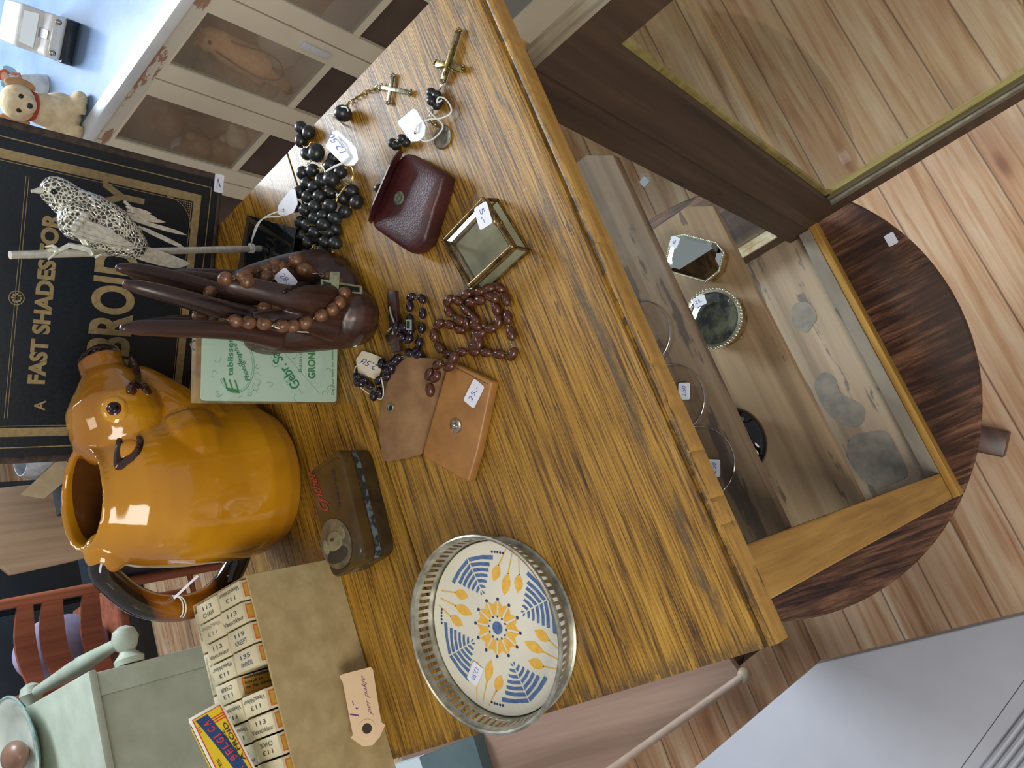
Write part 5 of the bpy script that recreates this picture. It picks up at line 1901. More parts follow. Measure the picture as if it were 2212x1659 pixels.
# ------------------------------------------------------------------ green photographer card in a glass frame
A0 = G(733, 871, 0.0015)
B0 = G(736, 700, 0.0015)
ud = (B0 - A0).normalized()
W_ = 0.078
nb = Vector((ud.y, -ud.x, 0))
if nb.y > 0:
    nb = -nb
best = None
for k in range(80):
    lean = -0.15 + 0.005 * k
    nrm = (nb + Vector((0, 0, lean))).normalized()
    upd = nrm.cross(ud)
    if upd.z < 0:
        upd = -upd
    q_ = PL(437, 873, A0, nrm)
    e_ = abs((q_ - A0).normalized().dot(ud))
    if best is None or e_ < best[0]:
        best = (e_, lean, nrm, upd, (q_ - A0).length)
_, lean, nrm, upd, HT = best
lean = max(min(lean, 0.2), 0.0)
nrm = (nb + Vector((0, 0, lean))).normalized()
upd = nrm.cross(ud)
if upd.z < 0:
    upd = -upd
q_ = PL(437, 873, A0, nrm)
HT = (q_ - A0).dot(upd)
fr = Thing('framed_card', 'upright pale green printed photographer card under glass in a slim brown frame', 'frame', A0)
def FP(a, b, lift=0.0):
    return A0 + ud * a + upd * b + nrm * lift
brn = pm('brown_gilt_edge', '#6e5837', '#8d7448', rough=0.5, scale=60)
m = MB().mat(0).obox(FP(W_ / 2, HT / 2 + 0.002, -0.0075), ud * (W_ / 2 + 0.001), upd * (HT / 2 + 0.002), nrm * 0.0035)
fr.part('back_frame', m, brn, bevel=0.0006)
green = pm('pale_mint_card', '#cedecf', '#d8e6d8', rough=0.5, scale=12)
grp = pm('green_print', '#3f9160', rough=0.5)
grl = pm('light_green_ornament', '#83b392', rough=0.5)
m = MB().mat(0).prism(smooth_outline([FP(0.001, 0.002, -0.003), FP(W_, 0.002, -0.003), FP(W_, HT, -0.003), FP(0.001, HT, -0.003)], r=0.04), nrm * 0.0012)
fr.part('card', m, [green], smooth=0)
m = MB().mat(1)
def ft(s_, p0, p1, pu, i=1, bold=0.0, shear=0.0):
    lf = nrm * 0.0000
    o_ = PL(*p0, A0 - nrm * 0.0016, nrm)
    m.mat(i).text(s_, o_, PL(*p1, A0 - nrm * 0.0016, nrm) - o_, PL(*pu, A0 - nrm * 0.0016, nrm) - o_, bold=bold, shear=shear)
ft('E', (518, 850), (509, 822), (490, 844), 1, 0.0)
ft('tablissement', (503, 812), (503, 690), (491, 812), 1, 0.01)
ft('de', (522, 792), (521, 776), (513, 792))
ft('Photographie', (545, 822), (514, 742), (530, 822), 1, 0.0)
ft('Gebr. Sanders', (650, 832), (566, 708), (632, 844), 1, 0.01)
ft('Buiten de Heerepoort', (654, 803), (652, 690), (645, 803), 1, 0.0)
ft('GRONINGEN.', (681, 818), (680, 700), (665, 818), 1, 0.03)
ft('De plaat blijft tot nabestelling bewaard', (722, 853), (720, 690), (716, 853), 1, 0.0)
def arc(cx_, cy_, rx_, ry_, a0, a1, w_, i):
    P1, P2 = [], []
    for k in range(25):
        a = math.radians(a0 + (a1 - a0) * k / 24)
        P1.append(PL(cx_ + rx_ * math.cos(a), cy_ + ry_ * math.sin(a), A0 - nrm * 0.0015, nrm))
        P2.append(PL(cx_ + (rx_ - w_) * math.cos(a), cy_ + (ry_ - w_) * math.sin(a), A0 - nrm * 0.0015, nrm))
    m.mat(i).add(P1 + P2, [(k, k + 1, 26 + k, 25 + k) for k in range(24)])
arc(510, 790, 40, 60, -60, 150, 1.4, 2)
arc(510, 790, 36, 56, -60, 150, 0.9, 2)
rn = random.Random(5)
for k in range(46):
    cx_, cy_ = rn.uniform(462, 720), rn.uniform(700, 860)
    if (480 < cx_ < 550 and cy_ < 840) or (640 < cx_ < 690):
        continue
    a0 = rn.uniform(0, 360)
    arc(cx_, cy_, rn.uniform(4, 9), rn.uniform(4, 9), a0, a0 + rn.uniform(160, 280), 0.8, 2)
for a_, b_ in (((560, 700), (690, 850)), ((535, 712), (655, 852))):
    pa, pb = PL(*a_, A0 - nrm * 0.0016, nrm), PL(*b_, A0 - nrm * 0.0016, nrm)
    sd = (pb - pa).cross(nrm).normalized() * 0.0002
    m.mat(2).add([pa - sd, pb - sd, pb + sd, pa + sd], [(0, 1, 2, 3)])
fr.part('printing', m, [green, grp, grl], smooth=0)
m = MB().obox(FP(W_ / 2, HT / 2 + 0.0008, 0.0006), ud * (W_ / 2 + 0.001), upd * (HT / 2 + 0.001), nrm * 0.0009)
fr.part('glass', m, thin_glass('picture_glass', base=0.03, gloss=0.05, edge=0.3), smooth=0)
m = MB()
m.tube([FP(0.042, HT + 0.001, -0.006), FP(0.042, HT + 0.006, -0.006), FP(0.047, HT + 0.008, -0.006), FP(0.050, HT + 0.004, -0.006)], 0.0007, 6)
fr.part('hanging_hook', m, MT['steel'])

# ------------------------------------------------------------------ black sample case with gilt lettering
Q0 = G(487, 380, 0.0006)
aa = math.radians(145)
ub = Vector((math.cos(aa), math.sin(aa), 0))          # toward the left end
nbk = Vector((-ub.y, ub.x, 0))
if nbk.y > 0:
    nbk = -nbk
WB, HB, DB = 0.3165, 0.262, 0.030
def BP(a, b, lift=0.0):                  # a from the LEFT end, b height
    return Q0 + ub * (WB - a) + Vector((0, 0, b)) + nbk * lift
ur = -ub
bk = Thing('sample_case', 'large black case with gold border and gilt FAST SHADES FOR EMBROIDERY lettering', 'case', Q0 + ub * WB / 2)
blackc = pm('black_leathercloth', '#0d141b', '#131d26', rough=0.42, scale=300, bump=0.08)
gold = pm('worn_gilt', '#7d6c46', '#998761', rough=0.5, scale=220, lo=0.3, hi=0.7)
wornb = pm('scuffed_brown_edge', '#2b211c', '#4a3d33', rough=0.8, scale=120)
m = MB().obox(BP(WB / 2, HB / 2, -DB / 2), ub * WB / 2, (0, 0, HB / 2), nbk * DB / 2)
co_ = bk.part('cover', m, [blackc], bevel=0.004, bseg=3)
m = MB()
for a_ in (0.0045, WB - 0.0045):
    m.tube([BP(a_, 0.003, -0.0035), BP(a_, HB - 0.003, -0.0035)], 0.0046, 10)
m.tube([BP(0.004, 0.0048, -0.004), BP(WB - 0.004, 0.0048, -0.004)], 0.0046, 10)
bk.part('worn_edge', m, wornb)
m = MB()
def rect(a0, a1, b0, b1, i=0, lf=0.0004):
    m.mat(i).add([BP(a0, b0, lf), BP(a1, b0, lf), BP(a1, b1, lf), BP(a0, b1, lf)], [(0, 1, 2, 3)])
x0, x1, y0, y1 = 0.027, WB - 0.027, 0.026, HB - 0.024
for (dd, wd_) in ((0.0, 0.0085), (-0.011, 0.0010), (0.0100, 0.0006)):
    X0, X1, Y0, Y1 = x0 + dd, x1 - dd, y0 + dd, y1 - dd
    rect(X0, X1, Y0, Y0 + wd_)
    rect(X0, X1, Y1 - wd_, Y1)
    rect(X0, X0 + wd_, Y0 + wd_, Y1 - wd_)
    rect(X1 - wd_, X1, Y0 + wd_, Y1 - wd_)
bk.part('gold_border', m, gold, smooth=0)
m = MB()
m.text('FAST SHADES FOR', BP(0.078, 0.166), ur * 0.163, (0, 0, 0.016), bold=0.045)
bk.part('lettering', m, gold, smooth=0, label='gilt capitals reading FAST SHADES FOR')
m = MB()
m.text('EMBROIDERY', BP(0.062, 0.087), ur * 0.221, (0, 0, 0.044), bold=0.03)
bk.part('lettering', m, gold, smooth=0, label='large gilt capitals reading EMBROIDERY')
m = MB()
m.text('A', BP(0.052, 0.164), ur * 0.010, (0, 0, 0.010), bold=0.02)
bk.part('lettering', m, gold, smooth=0, label='small gilt letter A')
m = MB()
for q in (0.0, 0.0025):
    m.mat(0).add([BP(0.045, 0.196 + q, 0.0004), BP(0.270, 0.196 + q, 0.0004), BP(0.270, 0.1965 + q, 0.0004), BP(0.045, 0.1965 + q, 0.0004)], [(0, 1, 2, 3)])
for k in range(8):
    a = k * PI / 4
    c = BP(0.158 + 0.0036 * math.cos(a), 0.1975 + 0.0036 * math.sin(a), 0.0005)
    m.lathe([(0.0012, 0), (0.0012, 0.0002)], c, seg=10, axis=nbk)
cc = BP(0.158, 0.1975, 0.0004)
ring_o = [BP(0.158 + 0.0068 * math.cos(k * PI / 12), 0.1975 + 0.0068 * math.sin(k * PI / 12), 0.0005) for k in range(24)]
ring_i = [BP(0.158 + 0.0060 * math.cos(k * PI / 12), 0.1975 + 0.0060 * math.sin(k * PI / 12), 0.0005) for k in range(24)]
m.add(ring_o + ring_i, [(k, (k + 1) % 24, 24 + (k + 1) % 24, 24 + k) for k in range(24)])
bk.part('rosette_rule', m, gold, smooth=0)
for sx_ in (0, 1):
    m = MB()
    e_ = (x0 + 0.0085) if not sx_ else (x1 - 0.0085)
    sg = 1 if not sx_ else -1
    R_ = 0.030
    P1 = [BP(e_ + sg * R_ * (1 - math.sin(k * PI / 24)), y0 + 0.0085 + R_ * (1 - math.cos(k * PI / 24)), 0.0004) for k in range(13)]
    P1 = [BP(e_ + sg * (R_ - R_ * math.sin(k * PI / 24)), y0 + 0.0085 + (R_ - R_ * math.cos(k * PI / 24)), 0.0004) for k in range(13)]
    P2 = [BP(e_ + sg * (R_ - (R_ - 0.0007) * math.sin(k * PI / 24)) , y0 + 0.0085 + (R_ - (R_ - 0.0007) * math.cos(k * PI / 24)), 0.0004) for k in range(13)]
    m.add(P1 + P2, [(k, k + 1, 14 + k, 13 + k) for k in range(12)])
    for k in range(9):
        for j in range(9):
            aa_, bb_ = 0.002 + k * 0.0022, 0.002 + j * 0.0022
            if (R_ - aa_) ** 2 + (R_ - bb_) ** 2 > (R_ + 0.0015) ** 2:
                m.lathe([(0.0008, 0), (0.0008, 0.0002)], BP(e_ + sg * aa_, y0 + 0.0085 + bb_, 0.0003), seg=6, axis=nbk)
    bk.part('corner_ornament', m, gold, smooth=0)
m = MB()
c = BP(WB - 0.0038, 0.006, 0.0012)
sticker(m, BP(WB - 0.010, -0.0 + 0.0075, 0.0008), ur * 0.010, Vector((0, 0, 0.0055)), '7')
bk.part('price_sticker', m, STK)
# ------------------------------------------------------------------ silver bird on its rod
fil = NT('pierced_silver_filigree')
mp_ = fil.map((300, 300, 300))
ed = fil.vor(mp_, 1, 'DISTANCE_TO_EDGE')['Distance']
fc = fil.ramp(ed, [(0.09, '#e6e6d4'), (0.2, '#4c4842')])
fil.bump(fil.ramp(ed, [(0.04, 1.0), (0.2, 0.0)]), 0.8, 0.0012)
fil = fil.done(fc, 0.28, 0.45)
MT['silverbird'] = pm('bright_silver', '#c4c3b2', '#e6e5d8', rough=0.25, metal=0.5, scale=250)
YB_ = 0.545
bird = Thing('bird_ornament', 'silver filigree bird perched on an upright rod with a black glass base', 'ornament', G(580, 530, 0))
m = MB()
limb([H(100, 408, YB_), H(122, 414, YB_), H(150, 436, YB_), H(190, 466, YB_), H(240, 500, YB_), H(285, 528, YB_), H(312, 545, YB_)], [0.0085, 0.0125, 0.0145, 0.0205, 0.0215, 0.0140, 0.0065], 20)
m.ell(H(122, 414, YB_), (0.0128, 0.0125, 0.0125))
m.ell(H(170, 478, YB_ - 0.004), (0.017, 0.016, 0.016))
bb = bird.part('body', m, fil, fuse=0.0012, relax=4, smooth=80)
btree = bvh(m, fuse=0.002, relax=3)
m = MB().tube([H(102, 410, YB_), H(84, 412, YB_), H(68, 413, YB_)], [0.0045, 0.0026, 0.0012], 10)
bird.part('beak', m, MT['silverbird'])
p, n_ = hit(btree, 116, 414, YB_)
bird.part('eye', MB().ell(p, 0.0024), pm('black_glass_eye', '#0a0b0e', rough=0.05))


def feather(m, a, b, w0, n, th=0.0006):
    a, b = Vector(a), Vector(b)
    d = (b - a)
    s = d.cross(n).normalized()
    pts_ = []
    for t_, k in ((0, 0.45), (0.25, 0.9), (0.6, 1.0), (0.85, 0.75), (1.0, 0.1)):
        pts_.append(a + d * t_ + s * w0 * k)
    for t_, k in ((0.85, -0.75), (0.6, -1.0), (0.25, -0.9), (0, -0.45)):
        pts_.append(a + d * t_ + s * w0 * k)
    m.prism(pts_, Vector(n).normalized() * th)


nv_ = Vector((0, -0.8, 0.6)).normalized()
m = MB()
for k, (a, b, w_) in enumerate((((162, 478), (255, 508), 0.0042), ((158, 488), (275, 520), 0.0045), ((156, 498), (292, 530), 0.0045), ((160, 507), (298, 536), 0.0038), ((170, 490), (240, 492), 0.0040), ((185, 470), (222, 492), 0.0045), ((158, 482), (186, 470), 0.004))):
    feather(m, H(*a, YB_ - 0.022 + 0.0012 * k), H(*b, YB_ - 0.019 + 0.0012 * k), w_, nv_)
for q in range(4):
    m.ell(H(162 + q * 7, 492 - q * 9, YB_ - 0.024), (0.0035, 0.0025, 0.0035), seg=8, rings=6)
bird.part('wing', m, MT['silverbird'], smooth=0)
m = MB()
for k, (a, b) in enumerate((((272, 448), (328, 462)), ((274, 455), (340, 472)), ((276, 462), (352, 481)), ((280, 470), (358, 480)), ((284, 474), (404, 508)), ((300, 490), (403, 538)))):
    feather(m, H(*a, YB_ + 0.016), H(*b, YB_ + 0.018), 0.0024, nv_)
m.tube([H(268, 434, YB_ + 0.014), H(282, 448, YB_ + 0.016), H(288, 462, YB_ + 0.016)], 0.0016, 8)
bird.part('wing', m, MT['silverbird'], smooth=0)
m = MB()
for k in range(9):
    t_ = k / 8
    a = H(292 + 14 * t_, 556 - 24 * t_, YB_)
    b = H(388 + 26 * t_, 580 - 8 * t_, YB_ + 0.002)
    feather(m, a, b, 0.0022, nv_)
bird.part('tail', m, MT['silverbird'], smooth=0)
rod_b, rod_t = G(562, 537, 0.0145), H(22, 551, 0.556)
m = MB().tube([rod_b, rod_t], 0.0032, 16)
bird.part('rod', m, pm('brushed_steel_rod', '#c2c0b2', '#dddbd0', rough=0.3, metal=0.4, scale=200))
def rodp(px):
    best_ = min((k / 200 for k in range(201)), key=lambda q: abs(proj_x(rod_b.lerp(rod_t, q)) - px))
    return rod_b.lerp(rod_t, best_)
def proj_x(p):
    v = CAMR @ (np.array(p) - CAMP)
    return FPX * v[0] / v[2] + CX
for a, b, f in (((176, 512), (198, 548), 222), ((196, 540), (150, 530), 122)):
    m = MB()
    ft_ = rodp(f)
    A_ = H(*a, YB_ - 0.006)
    B_ = H(*b, YB_ - 0.004)
    m.tube([A_, B_, ft_ + Vector((0, -0.004, 0))], [0.0030, 0.0022, 0.0020], 8)
    for q in (-1, 0, 1):
        m.tube([ft_ + Vector((0, -0.0045, 0)), ft_ + Vector((0.004 * q, -0.0045, 0.006 - abs(q) * 0.002)), ft_ + Vector((0.006 * q, 0.001, 0.009 - abs(q) * 0.002))], [0.002, 0.0015, 0.0008], 6)
    bird.part('leg', m, MT['silverbird'])
bp = [G(533, 464, 0.0145), G(640, 493, 0.0145), G(641, 520, 0.0145), G(622, 618, 0.0145), G(512, 588, 0.0145)]
bp = [bp[0], bp[1], bp[3], bp[4]]
m = MB().prism([Vector((p_.x, p_.y, 0.0005)) for p_ in bp], (0, 0, 0.014))
bird.part('base', m, pm('black_glass_base', '#050a0e', rough=0.04, coat=0.3), bevel=0.0006, label='black glass slab')
tg = tag_shape([(601, 446), (612, 430), (628, 410), (638, 408), (644, 440), (634, 460), (613, 468), (600, 462)], 0.0165, 'price_tag', 'small white tag tied to the foot of the silver rod', hole=(613, 454))
m = MB()
q0 = rodp(548)
m.tube([q0 + Vector((0.0042 * math.cos(a), 0.0042 * math.sin(a), 0.0002 * k)) for k, a in enumerate([2 * PI * j / 10 for j in range(30)])], 0.0008, 6)
m.tube(spline([q0 + Vector((0.004, -0.001, 0.002)), G(545, 515, 0.034), G(555, 485, 0.034), G(575, 468, 0.028), G(598, 458, 0.021), G(613, 454, 0.0178)], 5), 0.0007, 6)
m.tube(spline([q0 + Vector((0.004, 0.001, 0.002)), G(547, 512, 0.036), G(560, 482, 0.036), G(574, 470, 0.028), G(600, 468, 0.020), G(614, 464, 0.0178)], 5), 0.0007, 6)
tg.part('string', m, MT['string'])

# ------------------------------------------------------------------ white painted showcase at the right
WX = 1.40
ZTP, ZP1, ZP0, ZSH = -0.345, -0.415, -0.735, -0.822
chip = NT('chipped_cream_paint')
cn = chip.noise(chip.map((9, 9, 30)), 1, 5, 0.7)
chip = chip.done(chip.mix(chip.ramp(cn, [(0.53, 0.0), (0.55, 1.0)]), '#d3d0c0', '#a5806c'), 0.5)
cream = pm('cream_paint', '#d8d1ba', '#e2dbc5', rough=0.5, scale=6)
edgep = pm('white_edge_paint', '#c6cdd2', '#d9dee0', rough=0.35, scale=9)
topp = pm('sky_tinted_lacquer', '#6c87a8', '#86a0c0', rough=0.22, scale=5, coat=0.4)  # blue of the reflected sky is put into the top's colour
sc_ = Thing('display_cabinet', 'white chipped-paint showcase with small glazed doors full of soft toys', 'cabinet', (1.68, 1.5, -T))
Y0, Y1, X1 = 0.30, 2.95, 2.05
sc_.part('top', MB().box(WX + 0.02, X1, Y0, Y1, ZTP - 0.012, ZTP), topp, smooth=0)
sc_.part('top_edge', MB().box(WX - 0.02, WX + 0.0199, Y0, Y1, ZTP - 0.024, ZTP + 0.002), edgep, bevel=0.004)
sc_.part('frieze', MB().box(WX - 0.004, WX + 0.012, Y0, Y1, ZP1 + 0.01, ZTP - 0.0242), chip, smooth=0)
sc_.part('back_panel', MB().box(X1 - 0.02, X1, Y0, Y1, -T, ZTP - 0.0125), cream, smooth=0)
inn = pm('shelf_lining_white', '#dcdedd', '#e6e6e2', rough=0.7, scale=5)
sc_.part('shelf', MB().box(WX + 0.0205, X1 - 0.0205, Y0, Y1, ZSH - 0.02, ZSH), inn, smooth=0)
sc_.part('inner_back', MB().box(WX + 0.235, WX + 0.245, Y0, Y1, ZSH + 0.0005, ZTP - 0.0125), pm('brown_inner_panel', '#7d6e68', '#8f7f78', rough=0.8, scale=4), smooth=0)
for nm, y in (('side', Y0), ('side', Y1 - 0.015)):
    sc_.part('side_panel', MB().box(WX + 0.0205, WX + 0.2345, y, y + 0.015, -T, ZSH - 0.0205), cream, smooth=0)
drk = pm('dark_lower_panel', '#463a35', '#5a4b43', rough=0.7, scale=6)
sc_.part('lower_panel', MB().box(WX + 0.010, WX + 0.020, Y0, Y1, -1.0, ZP0 - 0.0205), drk, smooth=0)
sc_.part('lower_moulding', MB().box(WX + 0.002, WX + 0.020, Y0, Y1, -1.068, -1.001), pm('grey_painted_shade', '#8e8f8c', rough=0.6), smooth=0)  # grey is shade on the cream front, put into the colour
sc_.part('plinth', MB().box(WX - 0.006, WX + 0.020, Y0, Y1, -T, -1.069), cream, smooth=0)
pane_g = thin_glass('showcase_glass', tint='#f4f5f5', base=0.12, gloss=0.10, edge=0.3, rough=0.12)
for k in range(8):
    ys = 1.00 + 0.2705 * (k - 2)
    ye = ys + 0.166
    if ye > Y1 - 0.05:
        break
    dr = MB()
    dr.box(WX - 0.002, WX + 0.012, ys - 0.052, ys, -1.0, ZP1 + 0.0095)
    dr.box(WX - 0.002, WX + 0.012, ye, ye + 0.048, -1.0, ZP1 + 0.0095)
    dr.box(WX - 0.0018, WX + 0.012, ys, ye, ZP1, ZP1 + 0.0095)
    dr.box(WX + 0.001, WX + 0.012, ys, ye, ZP0 - 0.016, ZP0 + 0.002)
    d_ = sc_.part('door', dr, cream, smooth=0)
    sc_.part('pane', MB().box(WX + 0.004, WX + 0.006, ys, ye, ZP0 + 0.0022, ZP1 - 0.0002), pane_g, parent=d_, smooth=0)
    if k == 2 or k == 4:
        sc_.part('lock', MB().box(WX - 0.008, WX - 0.0022, ys - 0.034, ys - 0.016, -0.72, -0.64), edgep, parent=d_, bevel=0.002)

# toys on the showcase top
def toy_frame(px, py, yaw_extra=0.0):
    p = G(px, py, ZTP)
    to_cam = Vector((-p.x, -p.y, 0)).normalized()
    right = Vector((0, 0, 1)).cross(to_cam).normalized()          # viewer's right
    return p, to_cam, right


p, f_, r_ = toy_frame(150, 92)
p = p - f_ * 0.02
car = Thing('toy_car', 'white and black toy van with big windscreen on the showcase top', 'toy', p)
SCL = 0.78
def CP(x, y, z):
    return p + (r_ * x + f_ * y + Vector((0, 0, z))) * SCL
whp = pm('white_toy_enamel', '#cfcfcb', '#dad9d4', rough=0.2, coat=0.5)
blp = pm('black_toy_plastic', '#1b1e25', rough=0.3)
m = MB()
W2 = 0.062
prof = [(-0.10, 0.035), (0.085, 0.035), (0.10, 0.05), (0.097, 0.085), (0.055, 0.098), (0.035, 0.145), (0.02, 0.150), (-0.10, 0.150)]
m.prism([CP(-W2, y, z) for y, z in prof], r_ * (2 * W2 * SCL))
cb2 = car.part('body', m, whp, bevel=0.008, bseg=3)
m = MB().prism([CP(-W2 * 1.03, y, z) for y, z in ((-0.095, 0.014), (0.104, 0.014), (0.107, 0.044), (-0.095, 0.044))], r_ * (2 * W2 * 1.03 * SCL))
car.part('bumper', m, blp, bevel=0.004)
m = MB().prism([CP(-W2 * 0.8, 0.0545, 0.104), CP(W2 * 0.8, 0.0545, 0.104), CP(W2 * 0.72, 0.0390, 0.139), CP(-W2 * 0.72, 0.0390, 0.139)], f_ * 0.0015 + Vector((0, 0, 0.0008)))
car.part('windscreen', m, pm('toy_window_blue_grey', '#8ea9ba', rough=0.08), smooth=0)
m = MB().prism([CP(-0.014, 0.060, 0.0975), CP(0.014, 0.060, 0.0975), CP(0.012, 0.096, 0.0865), CP(-0.012, 0.096, 0.0865)], Vector((0, 0, 0.002)))
car.part('bonnet_stripe', m, pm('mauve_stripe', '#8d8598', rough=0.3), smooth=0)
for sx_ in (-1, 1):
    car.part('headlamp', MB().ell(CP(0.045 * sx_, 0.099, 0.068), 0.007), MT['steel'])
    for yy in (-0.07, 0.07):
        car.part('wheel', MB().lathe([(0.005, -0.006), (0.0155, -0.005), (0.016, 0.005), (0.005, 0.006)], CP(0.058 * sx_, yy, 0.021), seg=20, axis=r_), blp)

SCL = 0.9
p, f_, r_ = toy_frame(168, 258)
dog = Thing('plush_dog', 'tan and cream plush dog with floppy ears and red collar on the showcase', 'toy', p)
fur = pm('cream_plush', '#c9b48d', '#dccba8', rough=0.95, scale=60, bump=0.5, bd=0.003)
furb = pm('tan_plush', '#a87d52', '#bd9468', rough=0.95, scale=60, bump=0.5, bd=0.003)
m = MB()
m.ell(CP(0, 0, 0.045), (0.05, 0.05, 0.046)).ell(CP(0, 0.01, 0.085), (0.038, 0.038, 0.045))
for sx_ in (-1, 1):
    m.tube([CP(0.022 * sx_, 0.02, 0.075), CP(0.026 * sx_, 0.042, 0.03), CP(0.028 * sx_, 0.062, 0.012)], [0.016, 0.015, 0.012], 12)
    m.ell(CP(0.045 * sx_, 0.03, 0.018), (0.022, 0.026, 0.018))
dog.part('body', m, fur, fuse=0.004, relax=3)
m = MB().ell(CP(0.0, 0.022, 0.150), (0.041, 0.040, 0.036)).ell(CP(0.0, 0.054, 0.139), (0.020, 0.022, 0.017))
hd_ = dog.part('head', m, fur, fuse=0.004, relax=3)
for sx_ in (-1, 1):
    dog.part('ear', MB().ell(CP(0.043 * sx_, 0.012, 0.148), (0.013, 0.015, 0.032)), furb)
    dog.part('eye', MB().ell(CP(0.016 * sx_, 0.058, 0.158), 0.0058), pm('brown_black_eye', '#15110f', rough=0.1))
dog.part('nose', MB().ell(CP(0.0, 0.077, 0.143), 0.0062), blp)
m = MB().tube([CP(0.030 * math.cos(a), 0.018 + 0.030 * math.sin(a), 0.117) for a in [2 * PI * k / 24 for k in range(24)]], 0.0055, 8, closed=True)
dog.part('collar', m, pm('red_felt', '#b03a30', rough=0.8))

SCL = 1.0
p, f_, r_ = toy_frame(112, 196)
p = p - f_ * 0.05
ang = Thing('angel_figurine', 'small angel figure with red hair, pale blue wings and white skirt', 'figurine', p)
m = MB().lathe([(0.034, 0.0005), (0.030, 0.02), (0.020, 0.045), (0.011, 0.062), (0.013, 0.070), (0.006, 0.080)], p, seg=20)
ang.part('dress', m, pm('white_china_dress', '#c3cbd0', '#dde2e0', rough=0.3, scale=60))
ang.part('head', MB().ell(CP(0, 0.002, 0.091), 0.011), pm('pink_china', '#d9a48c', rough=0.4))
ang.part('hair', MB().ell(CP(0, -0.002, 0.097), (0.012, 0.012, 0.010)).ell(CP(0.010, -0.002, 0.088), (0.006, 0.008, 0.010)), pm('orange_red_hair', '#c65a32', rough=0.5))
for sx_ in (-1, 1):
    ang.part('wing', MB().ell(CP(0.018 * sx_, -0.010, 0.076), (0.013, 0.003, 0.016)), pm('pale_blue_wing', '#9fc3d3', rough=0.3))
    ang.part('arm', MB().tube([CP(0.011 * sx_, 0.002, 0.074), CP(0.016 * sx_, 0.012, 0.062), CP(0.004 * sx_, 0.018, 0.060)], 0.0036, 8), pm('orange_sleeve', '#c77a55', rough=0.5))

# soft toys behind the panes
KX = WX + 0.10
def kell(m, px, py, x, r):
    return m.ell(K(px, py, x), r)
b0 = K(600, 190, KX)
don = Thing('plush_donkey', 'tan plush donkey with black reins behind the upper showcase pane', 'toy', (b0.x, b0.y, ZSH))
m = MB()
limb([K(470, 92, KX), K(500, 112, KX), K(540, 132, KX), K(572, 148, KX)], [0.030, 0.036, 0.038, 0.030])
limb([K(470, 92, KX), K(450, 84, KX), K(434, 78, KX)], [0.026, 0.030, 0.020])
m.ell(K(478, 84, KX), 0.020)
for a, b in (((560, 150), (598, 178)), ((520, 140), (560, 172)), ((575, 155), (622, 192)), ((505, 128), (565, 176))):
    limb([K(*a, KX), K((a[0] + b[0]) / 2, (a[1] + b[1]) / 2, KX), K(*b, KX)], [0.016, 0.013, 0.012])
don.part('body', m, pm('tan_donkey_plush', '#dfa878', '#eebd90', rough=0.95, scale=60, bump=0.4), fuse=0.004, relax=3)
for x_, y_ in ((430, 55), (418, 96)):
    m = MB()
    e_ = K(x_, y_, KX)
    h_ = K(443, 78, KX)
    m.tube([h_, (h_ + e_) / 2, e_], [0.010, 0.011, 0.004], 10, flat=0.5)
    don.part('ear', m, furb)
don.part('eye', MB().ell(K(453, 92, KX - 0.030), 0.005), blp)
for x_, y_ in ((622, 194), (562, 178)):
    don.part('hoof', MB().ell(K(x_, y_, KX - 0.002), (0.013, 0.014, 0.014)), blp)
m = MB().tube(spline([K(466, 110, KX - 0.03), K(510, 140, KX - 0.04), K(560, 168, KX - 0.04), K(600, 172, KX - 0.04), K(612, 155, KX - 0.04), K(600, 130, KX - 0.04), K(570, 112, KX - 0.04), K(535, 102, KX - 0.038), K(500, 90, KX - 0.036)], 5), 0.0022, 6)
don.part('reins', m, pm('black_cord', '#24262a', rough=0.6))
plushes = [((452, 150), 0.040, '#8d7862', '#a48c72', 'brown plush toy slumped under the donkey, behind the upper pane'),
           ((368, 262), 0.040, '#9c7d6c', '#b08f7c', 'brown plush animal at the left of the lower showcase pane'),
           ((424, 322), 0.044, '#bb9c7a', '#cdb08c', 'tan round-headed plush in the middle of the lower showcase pane'),
           ((512, 296), 0.032, '#c8b49c', '#dac8b0', 'pale beige plush toy low in the lower showcase pane')]
for (px_, py_), rr0, c1_, c2_, lab in plushes:
    c = K(px_, py_, WX + (0.16 if 'left' in lab or 'slumped' in lab else 0.08))
    t = Thing('plush_toy', lab, 'toy', (c.x, c.y, ZSH), 'soft toys inside the showcase')
    fm = pm('plush_' + c1_[1:], c1_, c2_, rough=0.95, scale=60, bump=0.4)
    zc = ZSH + max(rr0 * 1.5, 0.05)
    c = Vector((c.x, c.y, max(c.z, ZSH + rr0 * 2.0) + 0.002))
    m = MB().ell(c, (rr0, rr0, rr0 * 0.95))
    m.ell(c + Vector((-0.02, 0.0, -0.012)), rr0 * 0.5)
    t.part('head', m, fm, fuse=0.005, relax=3)
    hgt = c.z - rr0 * 0.6 - ZSH
    m = MB().ell(Vector((c.x + 0.01, c.y, ZSH + 0.001 + hgt / 2)), (rr0 * 1.05, rr0 * 1.1, hgt / 2))
    t.part('body', m, fm)
    for sg in (-1, 1):
        t.part('ear', MB().ell(c + Vector((0.005, rr0 * 0.8 * sg, rr0 * 0.75)), rr0 * 0.33), fm)

